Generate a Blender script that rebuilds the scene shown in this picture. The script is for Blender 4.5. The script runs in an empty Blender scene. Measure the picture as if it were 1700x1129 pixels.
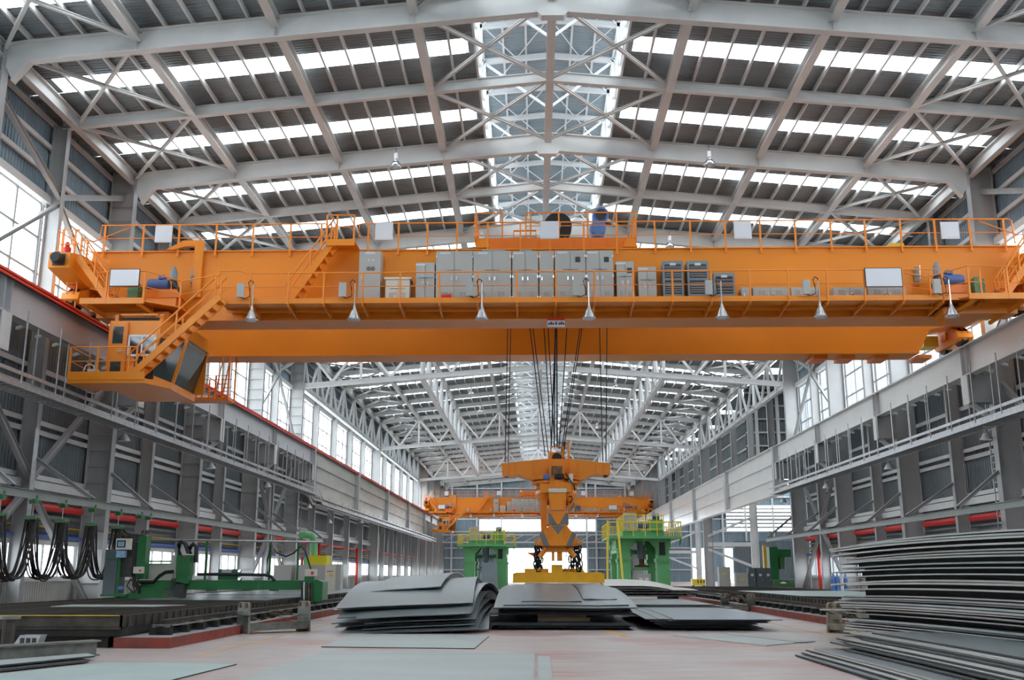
import bpy, bmesh, math, random
from mathutils import Vector as V, Matrix

random.seed(11)
SC = bpy.context.scene
COL = SC.collection

# ---------------------------------------------------------------- camera
F_PX, CX, CY, ZC = 1681.0, 850.0, 564.5, 1.6
YAW, PITCH = math.radians(1.2285), math.radians(13.0133)
cam_data = bpy.data.cameras.new('camera')
cam_data.sensor_width = 36.0
cam_data.lens = 36.0 * F_PX / 1700.0
cam_data.clip_end = 1500
cam = bpy.data.objects.new('camera', cam_data)
COL.objects.link(cam)
cam.location = (0, 0, ZC)
cam.rotation_euler = (math.pi / 2 + PITCH, 0, YAW)
SC.camera = cam

# ---------------------------------------------------------------- overcast daylight
world = bpy.data.worlds.new('overcast_sky')
SC.world = world
world.use_nodes = True
bg = world.node_tree.nodes['Background']
bg.inputs[0].default_value = (0.90, 0.95, 1.0, 1)
bg.inputs[1].default_value = 1.0
vs = SC.view_settings
vs.view_transform = 'Standard'
vs.look = 'None'
vs.gamma = 1.0
vs.use_curve_mapping = False
vs.exposure = 2.9

# ---------------------------------------------------------------- pixel to place
FW = V((-math.sin(YAW) * math.cos(PITCH), math.cos(YAW) * math.cos(PITCH), math.sin(PITCH)))
RT = V((math.cos(YAW), math.sin(YAW), 0))
UP = RT.cross(FW)


def at(px, py, X=None, Y=None, Z=None):
    """the point seen at a pixel of the photograph, at a known X, depth Y or height Z"""
    d = RT * ((px - CX) / F_PX) - UP * ((py - CY) / F_PX) + FW
    if X is not None:
        t = X / d.x
    elif Y is not None:
        t = Y / d.y
    else:
        t = (Z - ZC) / d.z
    return V((0, 0, ZC)) + d * t


def xat(px, py, Y):
    return at(px, py, Y=Y).x


def zat(px, py, Y):
    return at(px, py, Y=Y).z


# ---------------------------------------------------------------- materials
MATS = {}


def mat(name, col, rough=0.5, metal=0.0, var=0.12, scale=1.5, spec=0.4, bump=0.0, stretch=(1, 1, 1), col2=None, coat=0.0):
    m = bpy.data.materials.new(name)
    m.use_nodes = True
    nt = m.node_tree
    p = nt.nodes['Principled BSDF']
    p.inputs['Roughness'].default_value = rough
    p.inputs['Metallic'].default_value = metal
    p.inputs['Specular IOR Level'].default_value = spec
    p.inputs['Coat Weight'].default_value = coat
    tc = nt.nodes.new('ShaderNodeTexCoord')
    mp = nt.nodes.new('ShaderNodeMapping')
    mp.inputs['Scale'].default_value = stretch
    nz = nt.nodes.new('ShaderNodeTexNoise')
    nz.inputs['Scale'].default_value = scale
    nz.inputs['Detail'].default_value = 5
    rp = nt.nodes.new('ShaderNodeValToRGB')
    c2 = col2 or tuple(c * (1 - var) for c in col)
    rp.color_ramp.elements[0].position = 0.35
    rp.color_ramp.elements[1].position = 0.65
    rp.color_ramp.elements[0].color = (*c2, 1)
    rp.color_ramp.elements[1].color = (*col, 1)
    nt.links.new(tc.outputs['Object'], mp.inputs[0])
    nt.links.new(mp.outputs[0], nz.inputs['Vector'])
    nt.links.new(nz.outputs['Fac'], rp.inputs[0])
    nt.links.new(rp.outputs[0], p.inputs['Base Color'])
    if bump:
        b = nt.nodes.new('ShaderNodeBump')
        b.inputs['Strength'].default_value = bump
        nt.links.new(nz.outputs['Fac'], b.inputs['Height'])
        nt.links.new(b.outputs[0], p.inputs['Normal'])
    MATS[name] = m
    return m


def glass_mat(name, tint, clear, rough=0.05):
    """a pane: mostly see-through, a little diffusing (dusty or fibreglass)"""
    m = bpy.data.materials.new(name)
    m.use_nodes = True
    nt = m.node_tree
    nt.nodes.remove(nt.nodes['Principled BSDF'])
    out = nt.nodes['Material Output']
    tr = nt.nodes.new('ShaderNodeBsdfTransparent')
    tr.inputs[0].default_value = (*tint, 1)
    tl = nt.nodes.new('ShaderNodeBsdfTranslucent')
    tl.inputs[0].default_value = (*tint, 1)
    mx = nt.nodes.new('ShaderNodeMixShader')
    mx.inputs[0].default_value = clear
    nt.links.new(tl.outputs[0], mx.inputs[1])
    nt.links.new(tr.outputs[0], mx.inputs[2])
    nt.links.new(mx.outputs[0], out.inputs[0])
    MATS[name] = m
    return m


mat('steel_paint', (0.62, 0.625, 0.61), 0.42, var=0.10, scale=0.8)
mat('white_paint', (0.78, 0.79, 0.79), 0.45, var=0.06, scale=0.8)
mat('grey_paint', (0.30, 0.31, 0.31), 0.5, var=0.12)
mat('runway_window_lit', (0.66, 0.66, 0.64), 0.28, var=0.08, scale=0.5, spec=0.5)  # runway paint with window light put into its colour
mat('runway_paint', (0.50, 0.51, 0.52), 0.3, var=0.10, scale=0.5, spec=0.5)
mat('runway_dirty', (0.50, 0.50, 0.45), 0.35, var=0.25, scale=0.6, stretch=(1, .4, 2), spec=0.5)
mat('galvanised', (0.50, 0.51, 0.52), 0.35, 0.6, var=0.2, scale=4)
mat('column_paint', (0.40, 0.405, 0.40), 0.42, var=0.10, scale=0.8)
mat('roof_sheet', (0.255, 0.285, 0.295), 0.45, 0.0, var=0.10, scale=0.4)
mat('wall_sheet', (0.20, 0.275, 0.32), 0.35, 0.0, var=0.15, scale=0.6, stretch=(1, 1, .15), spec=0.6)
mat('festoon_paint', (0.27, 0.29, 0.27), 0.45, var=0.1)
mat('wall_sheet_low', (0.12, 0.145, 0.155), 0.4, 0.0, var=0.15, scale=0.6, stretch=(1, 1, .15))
mat('monitor_sheet', (0.36, 0.43, 0.47), 0.45, 0.0, var=0.08, scale=0.4)
mat('crane_orange', (0.83, 0.262, 0.014), 0.36, var=0.07, scale=0.5, spec=0.45)
mat('crane_orange_red', (0.80, 0.195, 0.010), 0.36, var=0.07, scale=0.5, spec=0.45)
mat('rail_orange', (0.85, 0.27, 0.03), 0.4, var=0.05)
mat('magnet_yellow', (0.90, 0.44, 0.018), 0.45, var=0.12, scale=3)
mat('stripe_grey', (0.17, 0.17, 0.165), 0.6, var=0.15)
mat('safety_yellow', (0.75, 0.55, 0.04), 0.45, var=0.1)
mat('machine_green', (0.13, 0.42, 0.16), 0.45, var=0.10, scale=1.2)
mat('machine_green_pale', (0.20, 0.52, 0.22), 0.45, var=0.10, scale=1.2)
mat('cutter_green', (0.022, 0.155, 0.045), 0.4, var=0.15)
mat('gear_green', (0.12, 0.27, 0.13), 0.45, var=0.2, scale=5)
mat('motor_blue', (0.10, 0.16, 0.36), 0.45, var=0.15, scale=4)
mat('bright_blue', (0.10, 0.24, 0.56), 0.4, var=0.1)
mat('cabinet_grey', (0.43, 0.43, 0.40), 0.45, var=0.05, scale=0.8)
mat('rack_blue_grey', (0.21, 0.26, 0.29), 0.45, var=0.08)
mat('dark_blue_grey', (0.09, 0.12, 0.13), 0.5, var=0.1)
mat('dark_grille', (0.055, 0.055, 0.055), 0.6, var=0.3, scale=8)
mat('beige_panel', (0.66, 0.63, 0.54), 0.5, var=0.06)
mat('board_white', (0.72, 0.73, 0.76), 0.45, var=0.03)
mat('plate_label', (0.62, 0.64, 0.68), 0.4, var=0.03)
mat('chrome', (0.75, 0.76, 0.77), 0.18, 1.0, var=0.1, scale=6)
mat('lamp_metal', (0.72, 0.73, 0.74), 0.25, 0.9, var=0.25, scale=9)
mat('black_rubber', (0.018, 0.018, 0.02), 0.5, var=0.2)
mat('rope_black', (0.022, 0.022, 0.024), 0.6, var=0.2)
mat('cable_brown', (0.028, 0.022, 0.02), 0.5, var=0.4, scale=4)
mat('chain_black', (0.02, 0.02, 0.02), 0.45, 0.3, var=0.2)
mat('red_paint', (0.62, 0.03, 0.025), 0.4, var=0.1)
mat('rail_red', (0.75, 0.05, 0.03), 0.4, var=0.1)
mat('pipe_blue', (0.08, 0.17, 0.50), 0.45, var=0.1)
mat('pipe_yellow', (0.62, 0.40, 0.06), 0.45, var=0.1)
mat('duct_green', (0.16, 0.45, 0.20), 0.4, var=0.1)
mat('hood_yellow', (0.62, 0.56, 0.02), 0.45, var=0.05)
mat('kerb_red', (0.30, 0.055, 0.035), 0.7, var=0.35, scale=3, col2=(0.17, 0.045, 0.035))
mat('table_steel', (0.085, 0.072, 0.058), 0.6, 0.2, var=0.5, scale=2.5)
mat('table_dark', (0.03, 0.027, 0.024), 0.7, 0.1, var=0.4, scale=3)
mat('plate_steel', (0.20, 0.235, 0.24), 0.33, 0.15, var=0.14, scale=0.9, stretch=(1, .35, 1), spec=0.5)
mat('plate_pale', (0.39, 0.43, 0.41), 0.5, 0.05, var=0.10, scale=0.9, stretch=(.35, 1, 1), spec=0.4)
mat('plate_warm', (0.36, 0.36, 0.33), 0.5, 0.05, var=0.10, scale=0.9, spec=0.4)
mat('plate_blue', (0.175, 0.225, 0.25), 0.3, 0.2, var=0.12, scale=0.8, spec=0.5)
mat('plate_green', (0.42, 0.52, 0.50), 0.45, 0.05, var=0.10, scale=0.8, spec=0.4)
mat('plate_cream', (0.60, 0.60, 0.53), 0.5, 0.0, var=0.10, scale=0.8)
mat('plate_edge', (0.46, 0.45, 0.42), 0.4, 0.1, var=0.12, scale=.5, stretch=(1, 1, 1))
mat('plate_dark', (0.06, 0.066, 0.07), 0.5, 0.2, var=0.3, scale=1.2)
mat('scrap_steel', (0.25, 0.25, 0.22), 0.5, 0.3, var=0.35, scale=4)
mat('bin_tan', (0.30, 0.26, 0.20), 0.6, 0.1, var=0.35, scale=3)
mat('rust_shade_brown', (0.22, 0.12, 0.06), 0.75, 0.1, var=0.5, scale=5)  # rust; on the mast it paints the shade of the recess
mat('wood', (0.33, 0.24, 0.14), 0.75, var=0.3, scale=4, stretch=(.3, 2, 2))
mat('dark_glass', (0.03, 0.05, 0.05), 0.06, 0.0, var=0.05, spec=0.8)
mat('screen_blue', (0.25, 0.45, 0.62), 0.2, var=0.3, scale=6)
mat('print_dark', (0.05, 0.05, 0.06), 0.5, var=0.1)
mat('door_white', (0.75, 0.77, 0.80), 0.5, var=0.04)
mat('line_yellow', (0.70, 0.42, 0.10), 0.7, var=0.3, scale=6)
glass_mat('skylight_sheet', (0.93, 0.96, 0.98), 0.75)
glass_mat('window_glass', (0.93, 0.97, 1.0), 0.85)


def floor_mat():
    m = bpy.data.materials.new('floor_paint')
    m.use_nodes = True
    nt = m.node_tree
    p = nt.nodes['Principled BSDF']
    tc = nt.nodes.new('ShaderNodeTexCoord')

    def noise(scale, stretch, detail=6):
        mp = nt.nodes.new('ShaderNodeMapping')
        mp.inputs['Scale'].default_value = stretch
        n = nt.nodes.new('ShaderNodeTexNoise')
        n.inputs['Scale'].default_value = scale
        n.inputs['Detail'].default_value = detail
        nt.links.new(tc.outputs['Object'], mp.inputs[0])
        nt.links.new(mp.outputs[0], n.inputs['Vector'])
        return n

    def ramp(src, a, b, ca, cb):
        r = nt.nodes.new('ShaderNodeValToRGB')
        r.color_ramp.elements[0].position = a
        r.color_ramp.elements[1].position = b
        r.color_ramp.elements[0].color = (*ca, 1)
        r.color_ramp.elements[1].color = (*cb, 1)
        nt.links.new(src, r.inputs[0])
        return r

    def mix(fac, a, b):
        x = nt.nodes.new('ShaderNodeMixRGB')
        nt.links.new(fac, x.inputs[0])
        nt.links.new(a, x.inputs[1])
        nt.links.new(b, x.inputs[2])
        return x

    base = ramp(noise(0.35, (1, 1.6, 1)).outputs['Fac'], 0.38, 0.62, (0.39, 0.315, 0.29), (0.44, 0.39, 0.365))
    red = ramp(noise(0.22, (1, 1, 1)).outputs['Fac'], 0.50, 0.62, (0, 0, 0), (.85, .85, .85))
    redc = ramp(noise(3.0, (1, 2, 1)).outputs['Fac'], 0.3, 0.7, (0.32, 0.14, 0.125), (0.41, 0.235, 0.21))
    m1 = mix(red.outputs[0], base.outputs[0], redc.outputs[0])
    scf = ramp(noise(1.6, (0.6, 5, 1), 9).outputs['Fac'], 0.55, 0.72, (0, 0, 0), (.7, .7, .7))
    scc = ramp(noise(8, (1, 1, 1)).outputs['Fac'], 0.3, 0.7, (0.60, 0.56, 0.54), (0.68, 0.65, 0.62))
    m2 = mix(scf.outputs[0], m1.outputs[0], scc.outputs[0])
    nt.links.new(m2.outputs[0], p.inputs['Base Color'])
    p.inputs['Roughness'].default_value = 0.42
    p.inputs['Specular IOR Level'].default_value = 0.45
    MATS['floor_paint'] = m


floor_mat()
mat('outside_ground', (0.55, 0.53, 0.50), 0.9, var=0.15, scale=0.2)


# ---------------------------------------------------------------- mesh building
def fr(p, q, up=(0, 0, 1)):
    d = (V(q) - V(p))
    L = d.length
    d = d / L
    u = V(up)
    s = d.cross(u)
    if s.length < 1e-5:
        s = d.cross(V((0, 1, 0)))
    s.normalize()
    return d, s, s.cross(d), L


class MB:
    def __init__(s):
        s.v = []
        s.f = []

    def add(s, vs, fs):
        n = len(s.v)
        s.v += [tuple(v) for v in vs]
        s.f += [tuple(i + n for i in f) for f in fs]
        return s

    def box(s, x0, x1, y0, y1, z0, z1):
        vs = [(x, y, z) for z in (z0, z1) for y in (y0, y1) for x in (x0, x1)]
        return s.add(vs, [(0, 2, 3, 1), (4, 5, 7, 6), (0, 1, 5, 4), (2, 6, 7, 3), (0, 4, 6, 2), (1, 3, 7, 5)])

    def bar(s, p, q, w, h, up=(0, 0, 1)):
        d, a, b, L = fr(p, q, up)
        p, q = V(p), V(q)
        vs = [c + a * (i * w / 2) + b * (j * h / 2) for c in (p, q) for i, j in ((-1, -1), (1, -1), (1, 1), (-1, 1))]
        return s.add(vs, [(0, 3, 2, 1), (4, 5, 6, 7), (0, 1, 5, 4), (1, 2, 6, 5), (2, 3, 7, 6), (3, 0, 4, 7)])

    def ib(s, p, q, d, b, t=0.03, tw=0.02, up=(0, 0, 1)):
        """rolled I section from p to q: depth d along up, flange width b"""
        return s.loft_i([(p, d), (q, d)], b, t, tw, up)

    def loft_i(s, st, b, t=0.03, tw=0.02, up=(0, 0, 1)):
        rings = []
        n = len(st)
        for i, (c, d) in enumerate(st):
            a = st[max(i - 1, 0)][0]
            z = st[min(i + 1, n - 1)][0]
            _, sd, u, _ = fr(a, z, up)
            h = d / 2
            pr = [(-b / 2, -h), (b / 2, -h), (b / 2, -h + t), (tw / 2, -h + t), (tw / 2, h - t), (b / 2, h - t), (b / 2, h), (-b / 2, h),
                  (-b / 2, h - t), (-tw / 2, h - t), (-tw / 2, -h + t), (-b / 2, -h + t)]
            rings.append([V(c) + sd * x + u * y for x, y in pr])
        vs = [v for r in rings for v in r]
        fs = [(k * 12 + i, k * 12 + (i + 1) % 12, k * 12 + 12 + (i + 1) % 12, k * 12 + 12 + i) for k in range(n - 1) for i in range(12)]
        for o in (0, (n - 1) * 12):
            fs += [(o, o + 1, o + 2, o + 3, o + 10, o + 11), (o + 3, o + 4, o + 9, o + 10), (o + 4, o + 5, o + 6, o + 7, o + 8, o + 9)]
        return s.add(vs, fs)

    def tube(s, pts, r, n=6, up=(0, 0, 1), closed=False):
        pts = [V(p) for p in pts]
        m = len(pts)
        vs = []
        for i, c in enumerate(pts):
            if closed:
                a, z = pts[i - 1], pts[(i + 1) % m]
            else:
                a, z = pts[max(i - 1, 0)], pts[min(i + 1, m - 1)]
            _, sd, u, _ = fr(a, z, up)
            vs += [c + sd * (r * math.cos(k * 2 * math.pi / n)) + u * (r * math.sin(k * 2 * math.pi / n)) for k in range(n)]
        fs = [(i * n + k, i * n + (k + 1) % n, ((i + 1) % m) * n + (k + 1) % n, ((i + 1) % m) * n + k) for i in range(m if closed else m - 1) for k in range(n)]
        if not closed:
            fs += [tuple(range(n))[::-1], tuple((m - 1) * n + k for k in range(n))]
        return s.add(vs, fs)

    def prism(s, poly, ax, a, b):
        def P(u, w, t):
            return (t, u, w) if ax == 'x' else (u, t, w) if ax == 'y' else (u, w, t)
        n = len(poly)
        vs = [P(u, w, t) for t in (a, b) for u, w in poly]
        fs = [tuple(range(n))[::-1], tuple(range(n, 2 * n))] + [(i, (i + 1) % n, n + (i + 1) % n, n + i) for i in range(n)]
        return s.add(vs, fs)

    def lathe(s, prof, c, n=14, ax='z'):
        vs = []
        for r, h in prof:
            for k in range(n):
                a, b = r * math.cos(k * 2 * math.pi / n), r * math.sin(k * 2 * math.pi / n)
                vs.append((c[0] + a, c[1] + b, c[2] + h) if ax == 'z' else (c[0] + a, c[1] + h, c[2] + b) if ax == 'y' else (c[0] + h, c[1] + a, c[2] + b))
        m = len(prof)
        fs = [(i * n + k, i * n + (k + 1) % n, (i + 1) * n + (k + 1) % n, (i + 1) * n + k) for i in range(m - 1) for k in range(n)]
        fs += [tuple(range(n)), tuple((m - 1) * n + k for k in range(n))]
        return s.add(vs, fs)

    def corr(s, o, along, width, n_vec, L, Wd, pitch=0.22, depth=0.04):
        """a corrugated sheet: profile runs along unit vector `along` (length L), extruded along `width` (length Wd)"""
        o, a, w, nv = V(o), V(along), V(width), V(n_vec)
        n = max(1, round(L / pitch))
        p = L / n
        pts = []
        for i in range(n):
            for t, h in ((0, 0), (.3, 0), (.45, 1), (.85, 1)):
                pts.append((i * p + t * p, h * depth))
        pts.append((L, 0))
        vs = [o + a * t + nv * h + w * e for e in (0, Wd) for t, h in pts]
        m = len(pts)
        return s.add(vs, [(i, i + 1, m + i + 1, m + i) for i in range(m - 1)])

    def mesh(s, name, material, smooth=False):
        me = bpy.data.meshes.new(name)
        me.from_pydata(s.v, [], s.f)
        if smooth:
            bm = bmesh.new()
            bm.from_mesh(me)
            bmesh.ops.recalc_face_normals(bm, faces=bm.faces)
            bm.to_mesh(me)
            bm.free()
            me.polygons.foreach_set('use_smooth', [True] * len(me.polygons))
            me.set_sharp_from_angle(angle=math.radians(40))
        me.materials.append(MATS[material])
        return me

    def out(s, name, material, par=None, smooth=False):
        return put(name, s.mesh(name, material, smooth), par)


def put(name, me, par=None, loc=None, rz=0.0):
    o = bpy.data.objects.new(name, me)
    COL.objects.link(o)
    if par is not None:
        o.parent = par
        if par.type == 'EMPTY':
            o.matrix_parent_inverse = Matrix.Translation(-V(par.location))
    if loc is not None:
        o.location = loc
    if rz:
        o.rotation_euler.z = rz
    return o


def tag(o, label, cat, group=None, kind=None):
    o['label'] = label
    if cat:
        o['category'] = cat
    if group:
        o['group'] = group
    if kind:
        o['kind'] = kind
    return o


def thing(name, label, cat, loc=(0, 0, 0), group=None, kind=None):
    o = bpy.data.objects.new(name, None)
    o.empty_display_size = 0.3
    COL.objects.link(o)
    o.location = loc
    return tag(o, label, cat, group, kind)


KIDS = {}


def copy_tree(o, dloc=(0, 0, 0), par=None, label=None, group=None):
    c = o.copy()
    COL.objects.link(c)
    if par is not None:
        c.parent = par
        c.matrix_parent_inverse = o.matrix_parent_inverse.copy()
    else:
        c.location = V(o.location) + V(dloc)
    for ch in list(o.children):
        copy_tree(ch, par=c)
    if label:
        c['label'] = label
    if group:
        c['group'] = group
    return c

# ================================================================ the hall
XC = 0.78                      # ridge line
H = 6.35                       # half bay


def yk(k):
    return 34.1 + H * k


def X(s, d):
    return XC + s * d


def zt(d):                     # top of rafters
    return 22.95 - 0.097 * abs(d)


def zs(d):                     # roof sheet
    return zt(d) + 0.22


MAIN = [-6, -4, -2, 0, 2, 4, 6, 24, 26, 28, 30]
TRUSS = [8, 15, 22]
BEAM_D = [5.18, 10.36, 15.54]

# ---- floor
floor = thing('floor', 'pinkish red painted concrete workshop floor', 'floor', kind='structure')
MB().box(-23, 70, -6, 228, -0.3, 0).out('floor_slab', 'floor_paint', floor)
MB().box(-160, 200, -60, 420, -0.6, -0.31).out('ground', 'outside_ground', floor)
for (x0, y0, x1, y1, w) in ((-6.7, 21, -6.7, 60, .07), (7.9, 19, 7.9, 60, .09), (-7.4, 24.6, -1.5, 24.9, .08), (1.9, 33, 2.4, 27.5, .16), (4.5, 24, 7.9, 23.7, .08)):
    a, b = V((x0, y0, .002)), V((x1, y1, .002))
    d = (b - a).normalized()
    n = V((-d.y, d.x, 0)) * w / 2
    MB().add([a - n, b - n, b + n, a + n, a - n - V((0, 0, .004)), b - n - V((0, 0, .004)), b + n - V((0, 0, .004)), a + n - V((0, 0, .004))],
             [(0, 1, 2, 3), (0, 4, 5, 1), (1, 5, 6, 2), (2, 6, 7, 3), (3, 7, 4, 0)]).out('floor_line', 'line_yellow', floor)

# ---- ceiling: rafters, beams, purlins, sheets, skylights
ceiling = thing('ceiling', 'pitched grey steel roof with skylight strips and raised ridge vent', 'ceiling', kind='structure')


def rafter_mesh(z_extra=0):
    st = []
    for d in (-20.45, -19.5, 0, 19.5, 20.45):
        top = zt(d)
        bot = 19.3 if abs(d) > 20 else 22.0 - 0.092 * abs(d)
        st.append(((X(1, d), 0, (top + bot) / 2), top - bot))
    m = MB().loft_i(st, 0.36, 0.035, 0.02)
    return m.mesh('rafter', 'steel_paint')


RM = rafter_mesh()
AP = MB().prism([(XC - .62, 22.03), (XC + .62, 22.03), (XC + .42, 21.8), (XC - .42, 21.8)], 'y', -.19, .19).mesh('splice_box', 'steel_paint')
STF = MB().box(-.01, .01, -.17, .17, 0, .84).mesh('web_stiffener', 'steel_paint')
for k in MAIN:
    r = put('rafter', RM, ceiling, (0, yk(k), 0))
    put('splice_box', AP, r)
    if k >= -2 and k < 8:
        for s in (-1, 1):
            for d in BEAM_D:
                put('web_stiffener', STF, r, (X(s, d), 0, 22.05 - 0.092 * d))
st = [((X(1, d), 0, zt(d) - .24), .46) for d in (-21.2, 0, 21.2)]
RS = MB().loft_i(st, 0.26, 0.025, 0.015).mesh('secondary_rafter', 'steel_paint')
for k in range(-6, 31):
    if k not in MAIN and k not in TRUSS:
        put('secondary_rafter', RS, ceiling, (0, yk(k), 0))

# longitudinal beams
spans = [(-6, -2), (-2, 0), (0, 2), (2, 4), (4, 6), (6, 8), (8, 15), (15, 22), (22, 24), (24, 26), (26, 28), (28, 30)]


def lines(ds, dep, wid, zoff, name, material, box=False):
    cache = {}
    for a, b in spans:
        L = (b - a) * H
        for d in ds:
            key = (b - a)
            if key not in cache:
                m = MB()
                if box:
                    m.bar((0, 0, 0), (0, L, 0), wid, dep)
                else:
                    m.ib((0, .02, 0), (0, L - .02, 0), dep, wid, 0.025, 0.018)
                cache[key] = m.mesh(name, material)
            put(name, cache[key], ceiling, (X(1, d), yk(a), zt(d) + zoff))


bd = [0] + [s * d for d in BEAM_D for s in (-1, 1)]
lines(bd, 0.42, 0.34, -0.25, 'roof_beam', 'steel_paint')
lines([-20.55, 20.55], 0.6, 0.3, -0.25, 'eave_beam', 'steel_paint')
pd = []
for s in (-1, 1):
    edges = [0] + BEAM_D + [20.55]
    for a, b in zip(edges, edges[1:]):
        pd += [s * (a + (b - a) * t / 5) for t in range(1, 5) if a + (b - a) * t / 5 > 3.0]
lines(pd, 0.2, 0.085, 0.1, 'purlin', 'steel_paint', box=True)

# roof bracing, crossed members in the eave and ridge cells of every half bay
cells = [(s * a, s * b) for s in (-1, 1) for a, b in ((0.15, 5.0), (15.7, 20.35))]
bc = {}
for k in range(-2, 30):
    for a, b in cells:
        for t in (0, 1):
            key = (a, b, t)
            if key not in bc:
                p = V((X(1, a), 0.25, zt(a) - .28))
                q = V((X(1, b), H - .25, zt(b) - .28))
                if t:
                    p.y, q.y = q.y, p.y
                m = MB()
                m.ib(p - V((0, 0, .06 * t)), q - V((0, 0, .06 * t)), .13, .13, .02, .015)
                bc[key] = m.mesh('roof_brace', 'steel_paint')
            if k < 14 or abs(a) > 10:
                put('roof_brace', bc[key], ceiling, (0, yk(k), 0))

# sheets and skylight strips: strip from +3.2 to +4.4 of each half bay
SL, SW = 3.2, 1.2
sheet, sky = {}, {}
D0, D1 = 3.15, 21.9
for s in (-1, 1):
    run = V((s, 0, -0.097)).normalized()
    L = (D1 - D0) * math.sqrt(1 + .097 ** 2)
    sheet[s] = MB().corr((X(s, D0), 0, zs(D0)), (0, 1, 0), run, (0, 0, 1), H - SW, L, 0.2, 0.045).mesh('roof_sheet', 'roof_sheet')
    n = 10
    vs = [V((X(s, 3.4), y, zs(3.4) + .01)) + run * (e * 17.0) for e in (0, 1) for y in (0, SW)]
    sky[s] = MB().add(vs, [(0, 1, 3, 2)]).mesh('skylight_strip', 'skylight_sheet')
for k in range(-6, 30):
    for s in (-1, 1):
        put('roof_sheet', sheet[s], ceiling, (0, yk(k) + SL + SW, 0))
        put('skylight_strip', sky[s], ceiling, (0, yk(k) + SL, 0))
        run = V((s, 0, -0.097)).normalized()
ends = {}
for s in (-1, 1):
    run = V((s, 0, -0.097)).normalized()
    vs = [V((X(s, 3.4), y, zs(3.4) + .01)) + run * e for e in (17.0, 18.6) for y in (0, SW)]
    vs2 = [V((X(s, 3.15), y, zs(3.15) + .01)) + run * e for e in (0, .25) for y in (0, SW)]
    ends[s] = MB().add(vs, [(0, 1, 3, 2)]).add(vs2, [(0, 1, 3, 2)]).mesh('roof_sheet_end', 'roof_sheet')
for k in range(-6, 30):
    for s in (-1, 1):
        put('roof_sheet_end', ends[s], ceiling, (0, yk(k) + SL, 0))

# ridge monitor (raised vent)
MH = 25.3
mon_roof = {}
for s in (-1, 1):
    run = V((s, 0, -0.1)).normalized()
    mon_roof[s] = MB().corr((XC, 0, MH + .45), (0, 1, 0), run, (0, 0, 1), H, 3.9, 0.2, 0.045).mesh('vent_roof_sheet', 'monitor_sheet')
mon_side = {s: MB().add([(X(s, 3.15), 0, 23.35), (X(s, 3.15), H, 23.35), (X(s, 3.15), H, MH), (X(s, 3.15), 0, MH)], [(0, 1, 2, 3)]).mesh('vent_side_pane', 'skylight_sheet') for s in (-1, 1)}
mf = MB()
beam = MB().loft_i([((X(1, d), 0, MH + .18 - .1 * abs(d)), .26) for d in (-3.1, 0, 3.1)], .16, .02, .015).mesh('vent_rafter', 'white_paint')
vpost = MB().ib((0, 0, 22.6), (0, 0, MH), .2, .16, .02, .015, up=(1, 0, 0)).mesh('vent_post', 'white_paint')
vdiag = {s: MB().bar((X(s, 3.0), 0, MH - .2), (X(s, .15), 0, 22.9), .1, .1).mesh('vent_brace', 'white_paint') for s in (-1, 1)}
vpur = MB().bar((0, 0, 0), (0, H, 0), .09, .14).mesh('vent_purlin', 'white_paint')
vrod = MB().tube([(X(-1, 2.9), 0, MH), (X(1, 0), H, MH + .25)], .025, 5).mesh('vent_rod', 'white_paint')
vrods = []
for s in (-1, 1):
    vrods.append(MB().tube([(X(s, 2.9), .1, MH - .1), (X(s, .1), H - .1, MH + .2)], .028, 5).mesh('vent_rod', 'white_paint'))
    vrods.append(MB().tube([(X(s, .1), .1, MH + .2), (X(s, 2.9), H - .1, MH - .1)], .028, 5).mesh('vent_rod', 'white_paint'))
    vrods.append(MB().tube([(X(s, 3.0), .1, 23.3), (X(s, 3.0), H / 2, MH)], .028, 5).mesh('vent_rod', 'white_paint'))
    vrods.append(MB().tube([(X(s, 3.0), H - .1, 23.3), (X(s, 3.0), H / 2, MH)], .028, 5).mesh('vent_rod', 'white_paint'))
for k in range(-6, 30):
    for s in (-1, 1):
        put('vent_roof_sheet', mon_roof[s], ceiling, (0, yk(k), 0))
        put('vent_side_pane', mon_side[s], ceiling, (0, yk(k), 0))
        for d in (1.05, 2.1, 3.05):
            put('vent_purlin', vpur, ceiling, (X(s, d), yk(k), MH + .38 - .1 * d))
        put('vent_purlin', vpur, ceiling, (X(s, 3.1), yk(k), 23.3))
    if k >= 0 and k < 20:
        for y in (yk(k), yk(k) + H / 2):
            put('vent_rafter', beam, ceiling, (0, y, 0))
            for s in (-1, 1):
                put('vent_post', vpost, ceiling, (X(s, 3.05), y, 0))
        for s in (-1, 1):
            put('vent_brace', vdiag[s], ceiling, (0, yk(k) + H / 2, 0))
        for r in vrods:
            put('vent_rod', r, ceiling, (0, yk(k), 0))

# transverse and longitudinal roof trusses of the wide bays
PT = [0, 5.18, 10.36, 15.54, 20.4]


def zb(d):
    return 19.05 - 0.078 * abs(d)


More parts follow.
